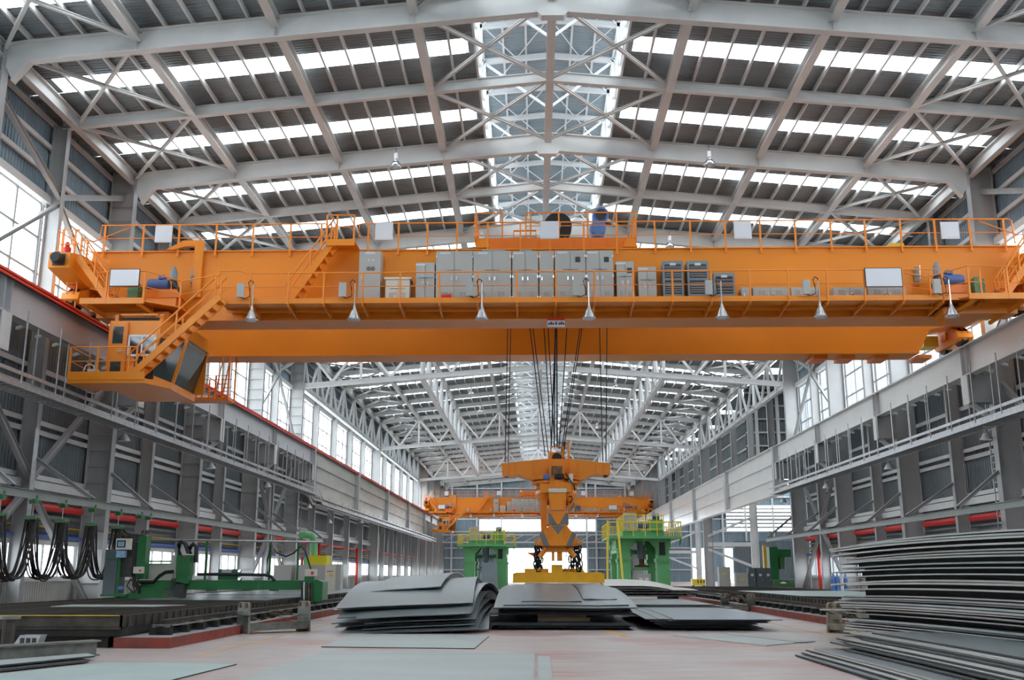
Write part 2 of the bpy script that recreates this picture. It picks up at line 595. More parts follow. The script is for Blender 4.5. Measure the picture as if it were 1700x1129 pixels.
def truss_transverse():
    parts = []
    parts.append(('bottom_chord', MB().loft_i([((X(1, d), 0, zb(d) - .2), .42) for d in (-20.4, 0, 20.4)], .36, .03, .02)))
    parts.append(('top_chord', MB().loft_i([((X(1, d), 0, zt(d) - .25), .5) for d in (-20.9, 0, 20.9)], .36, .03, .02)))
    for s in (-1, 1):
        for i, d in enumerate(PT[:-1]):
            if d or s > 0:
                parts.append(('truss_post', MB().ib((X(s, d), 0, zb(d)), (X(s, d), 0, zt(d) - .4), .2, .2, .02, .015)))
            e = PT[i + 1]
            mdx = (d + e) / 2
            parts.append(('truss_diagonal', MB().ib((X(s, d), 0, zt(d) - .4), (X(s, mdx), 0, zb(mdx)), .18, .2, .02, .015, up=(0, 1, 0))))
            parts.append(('truss_diagonal', MB().ib((X(s, mdx), 0, zb(mdx)), (X(s, e), 0, zt(e) - .4), .18, .2, .02, .015, up=(0, 1, 0))))
    return [(n, m.mesh(n, 'white_paint')) for n, m in parts]


TT = truss_transverse()
for k in TRUSS:
    t = put('roof_truss', TT[0][1], ceiling, (0, yk(k), 0))
    for n, me in TT[1:]:
        put(n, me, t)


def truss_long(L, n, z0, z1):
    out = [('bottom_chord', MB().ib((0, .2, z0), (0, L - .2, z0), .36, .4, .03, .02)), ('top_chord', MB().ib((0, .2, z1), (0, L - .2, z1), .3, .3, .03, .02))]
    p = L / n
    for i in range(n + 1):
        out.append(('truss_post', MB().ib((0, min(max(i * p, .3), L - .3), z0), (0, min(max(i * p, .3), L - .3), z1), .22, .22, .02, .015)))
    for i in range(n):
        a, b, c = i * p, (i + .5) * p, (i + 1) * p
        out.append(('truss_diagonal', MB().ib((0, a, z1), (0, b, z0), .18, .2, .02, .015, up=(1, 0, 0))))
        out.append(('truss_diagonal', MB().ib((0, b, z0), (0, c, z1), .18, .2, .02, .015, up=(1, 0, 0))))
    return [(n_, m.mesh(n_, 'white_paint')) for n_, m in out]


LT = {d: truss_long(7 * H, 7, zb(d) - .25, zt(d) - .35) for d in (10.36, 20.6)}
for k in (8, 15):
    for d in LT:
        for s in (-1, 1):
            t = put('jack_truss', LT[d][0][1], ceiling, (X(s, d), yk(k), 0))
            for n, me in LT[d][1:]:
                put(n, me, t)

# ---- side walls
COLM = MB().ib((0, 0, 0), (0, 0, 20.95), 1.15, .46, .04, .03, up=(1, 0, 0)).mesh('column', 'column_paint')
RIB = MB().box(-.53, .53, -.14, .14, -.012, .012).mesh('column_rib', 'column_paint')
POST = MB().ib((0, 0, 0), (0, 0, 20.6), .62, .32, .025, .02, up=(1, 0, 0)).mesh('wall_post', 'column_paint')
CLAD_UP = {s: MB().corr((0, 0, 17.2), (0, 1, 0), (0, 0, 1), (-s, 0, 0), H, 3.95, .24, .045).mesh('cladding_sheet', 'wall_sheet') for s in (-1, 1)}
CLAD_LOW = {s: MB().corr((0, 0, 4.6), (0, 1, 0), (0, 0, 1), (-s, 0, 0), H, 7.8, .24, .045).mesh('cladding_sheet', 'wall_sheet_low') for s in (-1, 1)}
CLAD_BOT = {s: MB().corr((0, 0, 0), (0, 1, 0), (0, 0, 1), (-s, 0, 0), H, 1.38, .2, .04).mesh('cladding_sheet', 'cabinet_grey') for s in (-1, 1)}
GIRT = MB().bar((0, 0, 0), (0, H, 0), .12, .2).mesh('girt', 'steel_paint')
GIRT2 = MB().bar((0, 0, 0), (0, H, 0), .3, .34).mesh('girt', 'steel_paint')
SLAT = MB().add([(-.06, 0, 0), (.02, 0, .12), (.05, 0, .1), (-.03, 0, -.02), (-.06, H, 0), (.02, H, .12), (.05, H, .1), (-.03, H, -.02)],
                [(0, 1, 5, 4), (1, 2, 6, 5), (2, 3, 7, 6), (3, 0, 4, 7), (0, 3, 2, 1), (4, 5, 6, 7)]).mesh('louver_slat', 'grey_paint')
LBACK = MB().box(-.02, .02, 0, H, 2.9, 4.95).mesh('louver_back', 'dark_blue_grey')


def win_meshes(z0, z1, cols, rows, name):
    m = MB()
    for i in range(cols + 1):
        y = .1 + (H - .2) * i / cols
        m.box(-.05, .05, y - .05, y + .05, z0, z1)
    for j in range(rows + 1):
        z = z0 + (z1 - z0) * j / rows
        m.box(-.045, .045, .05, H - .05, z - .04, z + .04)
    w, h = (H - .2) / cols, (z1 - z0) / rows
    pane = MB().add([(0, 0, 0), (0, w, 0), (0, w, h), (0, 0, h)], [(0, 1, 2, 3)]).mesh('pane', 'window_glass')
    return m.mesh('window_frame', 'grey_paint'), pane, w, h


WU = win_meshes(12.45, 17.0, 3, 3, 'upper')
WL = win_meshes(1.45, 2.85, 4, 1, 'lower')
WIN_N = [0]


def window(par, W, x, y, z0, cols, rows):
    f = put('window', W[0], par, (x, y, 0))
    for i in range(cols):
        for j in range(rows):
            put('pane', W[1], f, (0, .1 + i * W[2], z0 + j * W[3]))


BRC = {}


def brace(par, s, d, k0, z0, k1, z1, name='wall_brace', w=.26):
    m = MB().ib((X(s, d), yk(k0), z0), (X(s, d), yk(k1), z1), w, .2, .02, .015)
    return m.out(name, 'column_paint', par)


WALL = {}
SHORT = MB().ib((0, 0, 11.9), (0, 0, 17.4), .62, .32, .025, .02, up=(1, 0, 0)).mesh('upper_wall_post', 'column_paint')
for s, side in ((-1, 'left'), (1, 'right')):
    wl = thing('wall_' + side, ('left' if s < 0 else 'right') + ' side wall of steel columns, grey cladding and tall window bands', 'wall', kind='structure')
    WALL[s] = wl
    ks = range(-6, 30) if s < 0 else list(range(-6, 8)) + list(range(22, 30))
    for k in ks:
        y = yk(k)
        xw = X(s, 21.75)
        put('cladding_sheet', CLAD_UP[s], wl, (xw, y, 0))
        put('cladding_sheet', CLAD_LOW[s], wl, (xw, y, 0))
        put('cladding_sheet', CLAD_BOT[s], wl, (xw, y, 0))
        window(wl, WU, xw, y, 12.45, 3, 3)
        window(wl, WL, xw, y, 1.45, 4, 1)
        put('louver_back', LBACK, wl, (X(s, 21.85), y, 0))
        for z in (3.05, 3.35, 3.65, 3.95, 4.25):
            put('louver_slat', SLAT, wl, (xw, y, z))
        if k >= -1 and k < 16:
            for z in (5.55, 7.4, 7.8, 10.0, 18.35, 19.55, 20.65):
                put('girt', GIRT, wl, (X(s, 21.6), y, z))
            for z in (5.2, 12.3, 17.15):
                put('girt', GIRT2, wl, (X(s, 21.5), y, z))
            put('girt', GIRT, wl, (X(s, 21.6), y, 1.4))
            put('girt', GIRT, wl, (X(s, 21.6), y, 2.9))
    for k in MAIN + TRUSS:
        if k < -2:
            continue
        c = put('column', COLM, wl, (X(s, 20.97), yk(k), 0))
        if s < 0 and 0 <= k <= 8:
            for i in range(26):
                put('column_rib', RIB, c, (0, 0, 1.2 + i * .75))
    for k in (-1, 1, 3, 5, 7, 23, 25, 27, 29):
        put('wall_post', POST, wl, (X(s, 21.2), yk(k), 0))
    for k in (8, 15):
        for i in range(1, 5):
            y = yk(k) + 7 * H * i / 5
            if s > 0:
                put('wall_post', SHORT, wl, (X(s, 21.2), y, 0))
                continue
            put('wall_post', MB().ib((0, 0, 0), (0, 0, 17.4), .62, .32, .025, .02, up=(1, 0, 0)).mesh('wall_post', 'column_paint') if i == 1 and k == 8 and s < 0 else bpy.data.meshes['wall_post.001'], wl, (X(s, 21.2), y, 0))
    for a in (0, 6):
        brace(wl, s, 21.0, a, 19.7, a + 1, 17.3)
        brace(wl, s, 21.0, a + 1, 17.3, a + 2, 19.7)
        brace(wl, s, 21.0, a, 12.6, a + 1, 17.0, w=.16)
        brace(wl, s, 21.0, a + 1, 17.0, a + 2, 12.6, w=.16)
        brace(wl, s, 21.0, a, 10.2, a + 1, 5.3)
        brace(wl, s, 21.0, a + 1, 5.3, a + 2, 10.2)
        brace(wl, s, 21.0, a, .3, a + 1, 5.0)
        brace(wl, s, 21.0, a + 1, 5.0, a + 2, .3)
    # pipes along the wall behind the columns
    for k in range(-1, 8):
        MB().tube([(X(s, 21.45), yk(k) + .5, 4.35), (X(s, 21.45), yk(k + 1) - .5, 4.35)], .17, 8).out('fire_pipe', 'red_paint', wl, True)
    MB().tube([(X(s, 21.55), yk(-1), 3.55), (X(s, 21.55), yk(15 if s < 0 else 8), 3.55)], .05, 6).out('gas_pipe', 'pipe_yellow', wl)
    MB().tube([(X(s, 21.5), yk(-1), 3.15), (X(s, 21.5), yk(15 if s < 0 else 8), 3.15)], .085, 6).out('water_pipe', 'pipe_blue', wl)
    MB().tube([(X(s, 21.45), yk(8), 4.35), (X(s, 21.45), yk(22), 4.35)], .14, 8).out('fire_pipe', 'red_paint', wl, True) if s < 0 else None
    ys = [yk(8) + 13, yk(8) + 34, yk(15) + 10] if s < 0 else [yk(4) + 1.2, yk(7) + 2]
    for y in ys:
        MB().tube([(X(s, 21.2), y, 0), (X(s, 21.2), y, 4.5)], .13, 8).out('fire_riser', 'red_paint', wl, True)

    # conduit bundle on the second post, ladder on the right columns
    if s < 0:
        for i in range(4):
            MB().tube([(X(s, 20.75 - .0), yk(1) - .24 - .08 * i, 0.3), (X(s, 20.75), yk(1) - .24 - .08 * i, 7.3)], .035, 6).out('conduit', 'galvanised', wl, True)
        for y in (yk(7) - 1.2, yk(7) - .9, yk(8) + 3.2):
            MB().tube([(X(s, 20.9), y, .2), (X(s, 20.9), y, 8.0)], .06, 6).out('conduit', 'column_paint', wl, True)
    else:
        for y in (yk(2) + 1.0, yk(2) + 1.45):
            MB().bar((X(s, 20.8), y, .3), (X(s, 20.8), y, 9.8), .05, .05).out('wall_ladder', 'galvanised', wl)
        for i in range(30):
            MB().bar((X(s, 20.8), yk(2) + 1.0, .5 + i * .31), (X(s, 20.8), yk(2) + 1.45, .5 + i * .31), .03, .03).out('ladder_rung', 'galvanised', wl)

# ---- end walls
wb = thing('wall_back', 'far end wall of blue grey cladding with a window band above a bright gateway', 'wall', kind='structure')
YB = yk(30) + .6


def back_piece(x0, x1, z0, z1):
    MB().corr((x0, YB, z0), (1, 0, 0), (0, 0, 1), (0, -1, 0), x1 - x0, z1 - z0, .5, .06).out('cladding_sheet', 'wall_sheet', wb)


back_piece(-22, -7, 0, 7)
back_piece(11.5, 34, 0, 7)
back_piece(38.4, 41, 0, 7)
back_piece(43, 66, 0, 7)
MB().corr((43, YB - 2, 0), (1, 0, 0), (0, 0, 1), (0, -1, 0), 23, 8.5, .5, .06).out('cladding_sheet', 'wall_sheet_low', wb)
back_piece(-22, 66, 7, 10.7)
back_piece(-22, -12, 10.7, 13.2)
back_piece(13.5, 42, 10.7, 16)
back_piece(-22, 42, 13.2, 22.5)
back_piece(42, 66, 16.2, 22.5)
n = 12
for i in range(n):
    x0, x1 = -12 + 25.5 * i / n, -12 + 25.5 * (i + 1) / n
    MB().add([(x0, YB, 10.7), (x1, YB, 10.7), (x1, YB, 13.2), (x0, YB, 13.2)], [(0, 1, 2, 3)]).out('pane', 'window_glass', wb)
    MB().box(x0 - .06, x0 + .06, YB - .1, YB + .05, 10.7, 13.2).out('mullion', 'white_paint', wb)
for i in range(6):
    x0, x1 = 42 + 4 * i, 46 + 4 * i
    MB().add([(x0, YB, 10.7), (x1, YB, 10.7), (x1, YB, 16.2), (x0, YB, 16.2)], [(0, 1, 2, 3)]).out('pane', 'window_glass', wb)
for z in (11.5, 12.3, 13.1, 13.9, 14.7, 15.5):
    MB().box(42, 66, YB - .35, YB - .05, z - .2, z + .2).out('window_bar', 'grey_paint', wb)
for z in (2.5, 5, 7.1, 10.6, 13.3, 15.5, 18, 20):
    if z > 6.9:
        MB().box(-22, 66, YB - .4, YB - .15, z - .12, z + .12).out('girt', 'steel_paint', wb)
    else:
        MB().box(-22, -7, YB - .4, YB - .15, z - .12, z + .12).out('girt', 'steel_paint', wb)
        MB().box(11.5, 34, YB - .4, YB - .15, z - .12, z + .12).out('girt', 'steel_paint', wb)
for x in (-18, -12.5, -7.1, 11.5, 13.5, 20, 27, 34, 38.4, 41, 46, 52, 58):
    MB().ib((x, YB - .7, 0), (x, YB - .7, 21.5), .5, .3, .03, .02, up=(0, 1, 0)).out('wall_post', 'steel_paint', wb)
# catwalk truss across the end wall
for z in (8.3, 9.9):
    MB().bar((-20, YB - 1.6, z), (21.5, YB - 1.6, z), .25, .25).out('catwalk_chord', 'steel_paint', wb)
for i in range(14):
    x0, x1 = -20 + 41.5 * i / 14, -20 + 41.5 * (i + 1) / 14
    MB().bar((x0, YB - 1.6, 8.3), (x1, YB - 1.6, 9.9) if i % 2 else (x1, YB - 1.6, 9.9), .12, .12).out('catwalk_diagonal', 'steel_paint', wb)
wf = thing('wall_front', 'cladding wall behind the photographer closing the near end', 'wall', kind='structure')
MB().corr((-22, yk(-6), 0), (1, 0, 0), (0, 0, 1), (0, 1, 0), 46, 23, .5, .05).out('cladding_sheet', 'wall_sheet', wf)

# ---- side aisle on the right beyond the fifth column
wa = thing('wall_aisle', 'dark cladding and low roof of the side aisle on the right', 'wall', kind='structure')
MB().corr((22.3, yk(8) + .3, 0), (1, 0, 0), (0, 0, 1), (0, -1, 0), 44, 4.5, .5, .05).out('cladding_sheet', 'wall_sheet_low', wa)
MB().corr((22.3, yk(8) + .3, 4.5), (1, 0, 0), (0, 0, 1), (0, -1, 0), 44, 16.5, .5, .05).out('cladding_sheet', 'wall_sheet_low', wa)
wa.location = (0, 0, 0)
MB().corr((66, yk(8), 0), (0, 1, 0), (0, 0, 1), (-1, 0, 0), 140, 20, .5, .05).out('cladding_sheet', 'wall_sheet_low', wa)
MB().corr((22.2, 106, 12.5), (1, 0, 0), (0, 0, 1), (0, -1, 0), 18, 8.5, .35, .05).out('cladding_sheet', 'wall_sheet_low', wa)
for z in (13.2, 14.6, 16, 17.4, 18.8, 20.2):
    MB().box(22.2, 40, 105.6, 105.9, z - .08, z + .08).out('girt', 'steel_paint', wa)
for x in (23.2, 25.4, 27.6, 30):
    MB().ib((x, 105.2, 12.3), (x, 105.2, 21), .4, .3, .03, .02, up=(0, 1, 0)).out('wall_post', 'steel_paint', wa)
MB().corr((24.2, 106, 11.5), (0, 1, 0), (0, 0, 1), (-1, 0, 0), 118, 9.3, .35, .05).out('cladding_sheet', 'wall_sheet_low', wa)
for z in (12.2, 13.8, 15.4, 17.0, 18.6, 20.0):
    MB().box(24.0, 24.15, 106, 223, z - .08, z + .08).out('girt', 'steel_paint', wa)
for i in range(11):
    y0 = yk(8) + i * 12.7
    MB().corr((22.3, y0, 20.6), (0, 1, 0), (1, 0, 0), (0, 0, 1), 9.7, 44, .4, .05).out('roof_sheet', 'roof_sheet', wa)
    MB().add([(22.3, y0 + 9.7, 20.6), (66, y0 + 9.7, 20.6), (66, y0 + 12.7, 20.6), (22.3, y0 + 12.7, 20.6)], [(0, 1, 2, 3)]).out('skylight_strip', 'skylight_sheet', wa)
for k in (15, 22):
    for x in (27.5,):
        MB().ib((x, yk(k), 0), (x, yk(k), 20.5), .9, .46, .04, .03, up=(1, 0, 0)).out('aisle_column', 'steel_paint', wa)
    MB().bar((X(1, 20.9), yk(k), 6.2), (27.5, yk(k), 8.6), .3, .3).out('aisle_brace', 'steel_paint', wa)
    MB().bar((X(1, 20.9), yk(k), 5.2), (27.5, yk(k), 5.2), .3, .5).out('aisle_beam', 'steel_paint', wa)
    MB().bar((X(1, 20.9), yk(k), 4.6), (27.5, yk(k), 2.4), .3, .3).out('aisle_brace', 'steel_paint', wa)

# ---- crane runways
RAIL_D, RAIL_Z = 19.55, 12.1
for s, side in ((-1, 'left'), (1, 'right')):
    lab = 'grey crane runway girder with red conductor rail along the left wall' if s < 0 else 'grey crane runway girder along the right wall, paler for window light'
    rw = thing('crane_runway', lab, 'crane runway', (X(s, RAIL_D), yk(0), 10.6), group=None)
    x = X(s, RAIL_D)
    for a, b in ((-4, -2), (-2, 0), (0, 2), (2, 4), (4, 6), (6, 8), (22, 24), (24, 26), (26, 28), (28, 30)):
        g = MB().ib((x, yk(a) + .02, 11.3), (x, yk(b) - .02, 11.3), 1.4, .5, .04, .03).out('runway_beam', 'runway_paint' if s < 0 else 'runway_window_lit', rw)
        for i, y in enumerate((yk(a) + .25, yk(b) - .25)):
            MB().box(x - .24, x + .24, y - .02, y + .02, 10.65, 11.95).out('end_stiffener', 'runway_paint', g)
    for a, b in ((8, 11.5), (11.5, 15), (15, 18.5), (18.5, 22)):
        g = MB().ib((x, yk(a) + .02, 10.0), (x, yk(b) - .02, 10.0), 4.0, .7, .06, .04).out('runway_beam', 'runway_dirty' if s < 0 else 'runway_window_lit', rw)
        for z in (9.35, 10.65):
            for q in (-1, 1):
                MB().box(x + q * .02, x + q * .2, yk(a) + .3, yk(b) - .3, z - .03, z + .03).out('web_rib', 'runway_dirty' if s < 0 else 'runway_window_lit', g)
        for y in (yk(a) + .25, yk(b) - .25):
            MB().box(x - .4, x + .4, y - .2, y + .2, 8.05, 11.97).out('end_stiffener', 'runway_paint', g)
    MB().ib((x, yk(-4), 12.06), (x, yk(30), 12.06), .12, .1, .03, .03).out('crane_rail', 'galvanised', rw)
    if s < 0:
        for z in (11.86, 12.0):
            MB().bar((x + .34, yk(-4), z), (x + .34, yk(30), z), .07, .09).out('conductor_rail', 'rail_red', rw)
        MB().bar((x + .3, yk(-4), 11.93), (x + .3, yk(30), 11.93), .03, .3).out('conductor_bracket', 'black_rubber', rw)
    # surge walkway between runway and columns
    for a in range(-2, 8):
        g = MB().box(min(X(s, 19.75), X(s, 20.4)), max(X(s, 19.75), X(s, 20.4)), yk(a) + .3, yk(a + 1) - .3, 11.86, 11.9).out('surge_plate', 'grey_paint', rw)
        for i in range(4):
            y = yk(a) + .8 + i * 1.5
            MB().bar((X(s, 19.6), y, 10.75), (X(s, 20.5), y + .8, 10.75), .12, .12).out('surge_lattice', 'steel_paint', rw)
    for k in (-2, 0, 2, 4, 6, 8):
        cb = MB().box(min(X(s, 19.3), X(s, 20.4)), max(X(s, 19.3), X(s, 20.4)), yk(k) - .28, yk(k) + .28, 9.3, 10.58).out('corbel', 'grey_paint', rw)
        MB().box(min(X(s, 19.26), X(s, 19.32)), max(X(s, 19.26), X(s, 19.32)), yk(k) - .34, yk(k) + .34, 9.25, 10.58).out('end_plate', 'steel_paint', cb)
        MB().bar((X(s, 19.5), yk(k), 9.3), (X(s, 20.4), yk(k), 8.5), .2, .2).out('knee_strut', 'steel_paint', cb)

# ---- cable trays hung under the runways
for s in (-1, 1):
    lab = 'galvanised ladder cable tray hung on rods under the ' + ('left' if s < 0 else 'right') + ' runway'
    ct = thing('cable_tray', lab, 'cable tray', (X(s, 18.9), yk(0), 7.8))
    z1, z2 = 7.95, 7.35
    yb = yk(7) + 5.4
    segs = [((yk(-1), z1), (yb, z1)), ((yb, z1), (yb + 1.6, z2)), ((yb + 1.6, z2), (yk(24), z2))] if s < 0 else [((yk(-1), z1), (yb, z1))]
    for (y0, za), (y1, zb_) in segs:
        for d in (18.5, 19.35):
            MB().bar((X(s, d), y0, za), (X(s, d), y1, zb_), .05, .16).out('tray_rail', 'galvanised', ct)
            MB().bar((X(s, d), y0, za + .42), (X(s, d), y1, zb_ + .42), .05, .13).out('tray_rail', 'galvanised', ct)
    rung = MB().bar((X(s, 18.5), 0, 0), (X(s, 19.35), 0, 0), .05, .05).mesh('tray_rung', 'grey_paint')
    for i in range(140):
        y = yk(-1) + .3 + i * .42
        if y < yb - .2:
            put('tray_rung', rung, ct, (0, y, z1 - .04))
    if s < 0:
        for i in range(45):
            put('tray_rung', rung, ct, (0, yb + 1.8 + i * 1.6, z2 - .04))
    for j in range(4):
        MB().tube([(X(s, 18.65 + j * .17), yk(-1), z1 + .06), (X(s, 18.65 + j * .17), yb - .3, z1 + .06)], .045, 5).out('power_cable', 'black_rubber', ct)
    rod = MB().tube([(0, 0, 0), (0, 0, 2.6)], .03, 5).mesh('hanger_rod', 'galvanised')
    for i in range(22):
        y = yk(-1) + 1.2 + i * 2.55
        if y < yb:
            for d in (18.48, 19.37):
                put('hanger_rod', rod, ct, (X(s, d), y, z1 + .05))
    if s < 0:
        for i in range(26):
            MB().bar((X(s, 18.9), yb + 3 + i * 3.2, z2), (X(s, 18.9), yb + 3 + i * 3.2, z2 + .75), .06, .06).out('hanger_rod', 'galvanised', ct)

# ---- festoon beams on knee braces
FEST = {}
for s in (-1, 1):
    lab = 'grey festoon beam on diagonal brackets along the ' + ('left' if s < 0 else 'right') + ' columns'
    fb = thing('festoon_beam', lab, 'beam', (X(s, 18.35), yk(0), 4.2))
    FEST[s] = fb
    x = X(s, 18.35)
    MB().ib((x, yk(-1), 4.32), (x, yk(8) + .5, 4.32), .28, .16, .02, .012).out('beam', 'festoon_paint', fb)
    for k in range(-1, 9):
        top = 20.4 if k % 2 == 0 else 20.9
        MB().ib((X(s, top), yk(k), 6.15), (x, yk(k), 4.5), .16, .16, .015, .012).out('knee_brace', 'column_paint', fb)
        MB().ib((X(s, top), yk(k), 4.55), (x, yk(k), 4.5), .12, .12, .015, .012).out('bracket_arm', 'festoon_paint', fb)

# ================================================================ bridge cranes
DECK_Z, Y1 = 12.05, 40.0
GB, GT = 11.75, 14.66
FAR_DY = 139.5
NEAR = []                       # near crane's own things, copied for the far crane


def near(o, far_label):
    base = o['label']
    if 'crane' not in base:
        o['label'] = base + ', near crane'
        far_label = base + ', far crane'
    else:
        far_label = base.replace('near crane', 'far crane') if 'near crane' in base else far_label
    NEAR.append((o, far_label))
    return o


crane = near(thing('bridge_crane', 'large orange double girder bridge crane spanning the hall in front', 'crane', (XC, 44, 12.1), 'orange bridge cranes'),
             'smaller looking orange bridge crane far down the hall')


def girder(y0, y1):
    g = MB().prism([(X(1, d), z) for d, z in ((-17.35, GB), (17.35, GB), (17.95, GB + 1.1), (19.15, GB + 1.35), (19.15, GT), (-19.15, GT), (-19.15, GB + 1.35), (-17.95, GB + 1.1))], 'y', y0, y1)
    o = g.out('main_girder', 'crane_orange', crane)
    MB().box(X(-1, 19.2), X(1, 19.2), y0 - .09, y1 + .09, GT, GT + .05).out('top_flange', 'crane_orange', o)
    MB().box(X(-1, 17.35), X(1, 17.35), y0 - .07, y1 + .07, GB - .05, GB).out('bottom_flange', 'crane_orange', o)
    MB().ib((X(-1, 17), (y0 + y1) / 2, GT + .12), (X(1, 17), (y0 + y1) / 2, GT + .12), .14, .12, .03, .03).out('trolley_rail', 'galvanised', o)


girder(Y1, Y1 + 1.45)
girder(46.9, 48.3)

for s in (-1, 1):
    x = X(s, RAIL_D)
    tr = MB().prism([(38.0, 13.42), (38.0, 14.05), (39.4, 14.3), (49.4, 14.3), (50.6, 14.05), (50.6, 13.42), (49.2, 13.2), (46.0, 13.0), (42.5, 13.0), (39.6, 13.15)], 'x', x - .43, x + .43)
    t = tr.out('end_truck', 'crane_orange', crane)
    for y in (38.0, 50.6):
        q = -1 if y < 44 else 1
        MB().box(x - .24, x + .24, min(y, y + q * .06), max(y, y + q * .06), 13.5, 13.98).out('buffer_plate', 'dark_grille', t)
        MB().lathe([(.20, 0), (.24, q * .06), (.24, q * .26), (.19, q * .34)], (x, y + q * .06, 13.74), 14, 'y').out('buffer', 'black_rubber', t, True)
    for y in (40.6, 48.2):
        b = MB().prism([(y - .55, 13.1), (y + .55, 13.1), (y + 1.35, 12.75), (y + 1.45, 12.45), (y + 1.2, 12.28), (y - 1.2, 12.28), (y - 1.45, 12.45), (y - 1.35, 12.75)], 'x', x - .36, x + .36).out('bogie', 'crane_orange', t)
        for dy in (-.95, .95):
            MB().lathe([(.18, -.16), (.45, -.16), (.45, -.1), (.40, -.09), (.40, .09), (.45, .1), (.45, .16), (.18, .16)], (x, y + dy, 12.54), 18, 'x').out('wheel', 'black_rubber', b, True)
        MB().box(x - .48, x + .48, y - .3, y + .3, 12.6, 12.95).out('axle_box', 'crane_orange_red', b)
    MB().box(min(X(s, 18.2), X(s, 18.9)), max(X(s, 18.2), X(s, 18.9)), 48.4, 49.2, 12.35, 12.9).out('drive_box', 'safety_yellow', t)
    MB().box(min(X(s, 18.5), X(s, 19.0)), max(X(s, 18.5), X(s, 19.0)), 42.6, 43.2, 12.35, 12.85).out('drive_box', 'safety_yellow', t)


# ---- walkway along the near girder
def rail_run(par, pts, name='guard_rail', r=.028, mt='rail_orange'):
    return MB().tube(pts, r, 6).out(name, mt, par)


def post(par, x, y, z0, z1, mt='rail_orange'):
    return MB().bar((x, y, z0), (x, y, z1), .07, .06).out('rail_post', mt, par)


XW0, XW1 = xat(365, 500, 38.3), xat(1643, 495, 38.3)
YD = 38.3
wk = MB().box(XW0, XW1, YD, Y1, DECK_Z - .05, DECK_Z).out('walkway', 'crane_orange', crane)
MB().box(XW0, XW1, YD - .04, YD, DECK_Z - .09, DECK_Z + .12).out('kick_plate', 'crane_orange', wk)
MB().bar((XW0, 39.3, DECK_Z - .12), (XW1, 39.3, DECK_Z - .12), .07, .12).out('deck_stringer', 'crane_orange', wk)
LP = [415, 478, 537, 602, 664, 729, 793, 858, 923, 987, 1052, 1117, 1182, 1246, 1310, 1375, 1437, 1501, 1567, 1630]
for px in LP:
    x = xat(px, 497, YD)
    post(wk, x, YD - .05, DECK_Z - .12, DECK_Z + 1.15)
    MB().bar((x, YD + .05, DECK_Z - .12), (x, Y1, DECK_Z - .12), .07, .12).out('deck_joist', 'crane_orange', wk)
    MB().bar((x, YD + .15, DECK_Z - .15), (x, Y1, DECK_Z - .24), .08, .1).out('deck_bracket', 'crane_orange', wk)
xs = xat(365, 450, YD)
rail_run(wk, [(xs, YD - .05, DECK_Z + .55), (xs, YD - .05, DECK_Z + 1.25), (xat(398, 448, YD), YD - .05, DECK_Z + 1.28), (xat(412, 452, YD), YD - .05, DECK_Z + 1.15), (xat(1558, 450, YD), YD - .05, DECK_Z + 1.15)])
rail_run(wk, [(xs, YD - .05, DECK_Z + .58), (xat(1558, 473, YD), YD - .05, DECK_Z + .6)], r=.018)

# ---- guard rail on the girder top
UPX = [175, 239, 298, 360, 421, 483, 534, 612, 662, 710, 759, 810, 864, 913, 969, 1024, 1087, 1146, 1204, 1262, 1320, 1379, 1436, 1495, 1552, 1610, 1667]
ur = MB().tube([(xat(169, 378, Y1), Y1 - .1, GT + .55), (xat(171, 378, Y1), Y1 - .1, GT + 1.18), (xat(540, 374, Y1), Y1 - .1, GT + 1.18), (xat(552, 374, Y1), Y1 - .1, GT + 1.1), (xat(552, 395, Y1), Y1 - .1, GT + .6)], .03, 6).out('top_guard_rail', 'rail_orange', crane)
rail_run(ur, [(xat(597, 395, Y1), Y1 - .1, GT + .6), (xat(597, 374, Y1), Y1 - .1, GT + 1.14), (xat(604, 374, Y1), Y1 - .1, GT + 1.18), (xat(1672, 370, Y1), Y1 - .1, GT + 1.18), (xat(1678, 374, Y1), Y1 - .1, GT + 1.1), (xat(1684, 410, Y1), Y1 - .1, GT + .1)], r=.03)
rail_run(ur, [(xat(171, 400, Y1), Y1 - .1, GT + .6), (xat(552, 400, Y1), Y1 - .1, GT + .6)], r=.018)
rail_run(ur, [(xat(597, 400, Y1), Y1 - .1, GT + .6), (xat(1680, 400, Y1), Y1 - .1, GT + .6)], r=.018)
for px in UPX:
    post(ur, xat(px, 400, Y1), Y1 - .1, GT - .22, GT + 1.18)
rr = MB().tube([(X(-1, 17), 48.4, GT + 1.1), (X(1, 17), 48.4, GT + 1.1)], .03, 6).out('rear_guard_rail', 'rail_orange', crane)
for i in range(24):
    post(rr, X(-1, 17) + i * 34 / 23, 48.4, GT - .2, GT + 1.1)


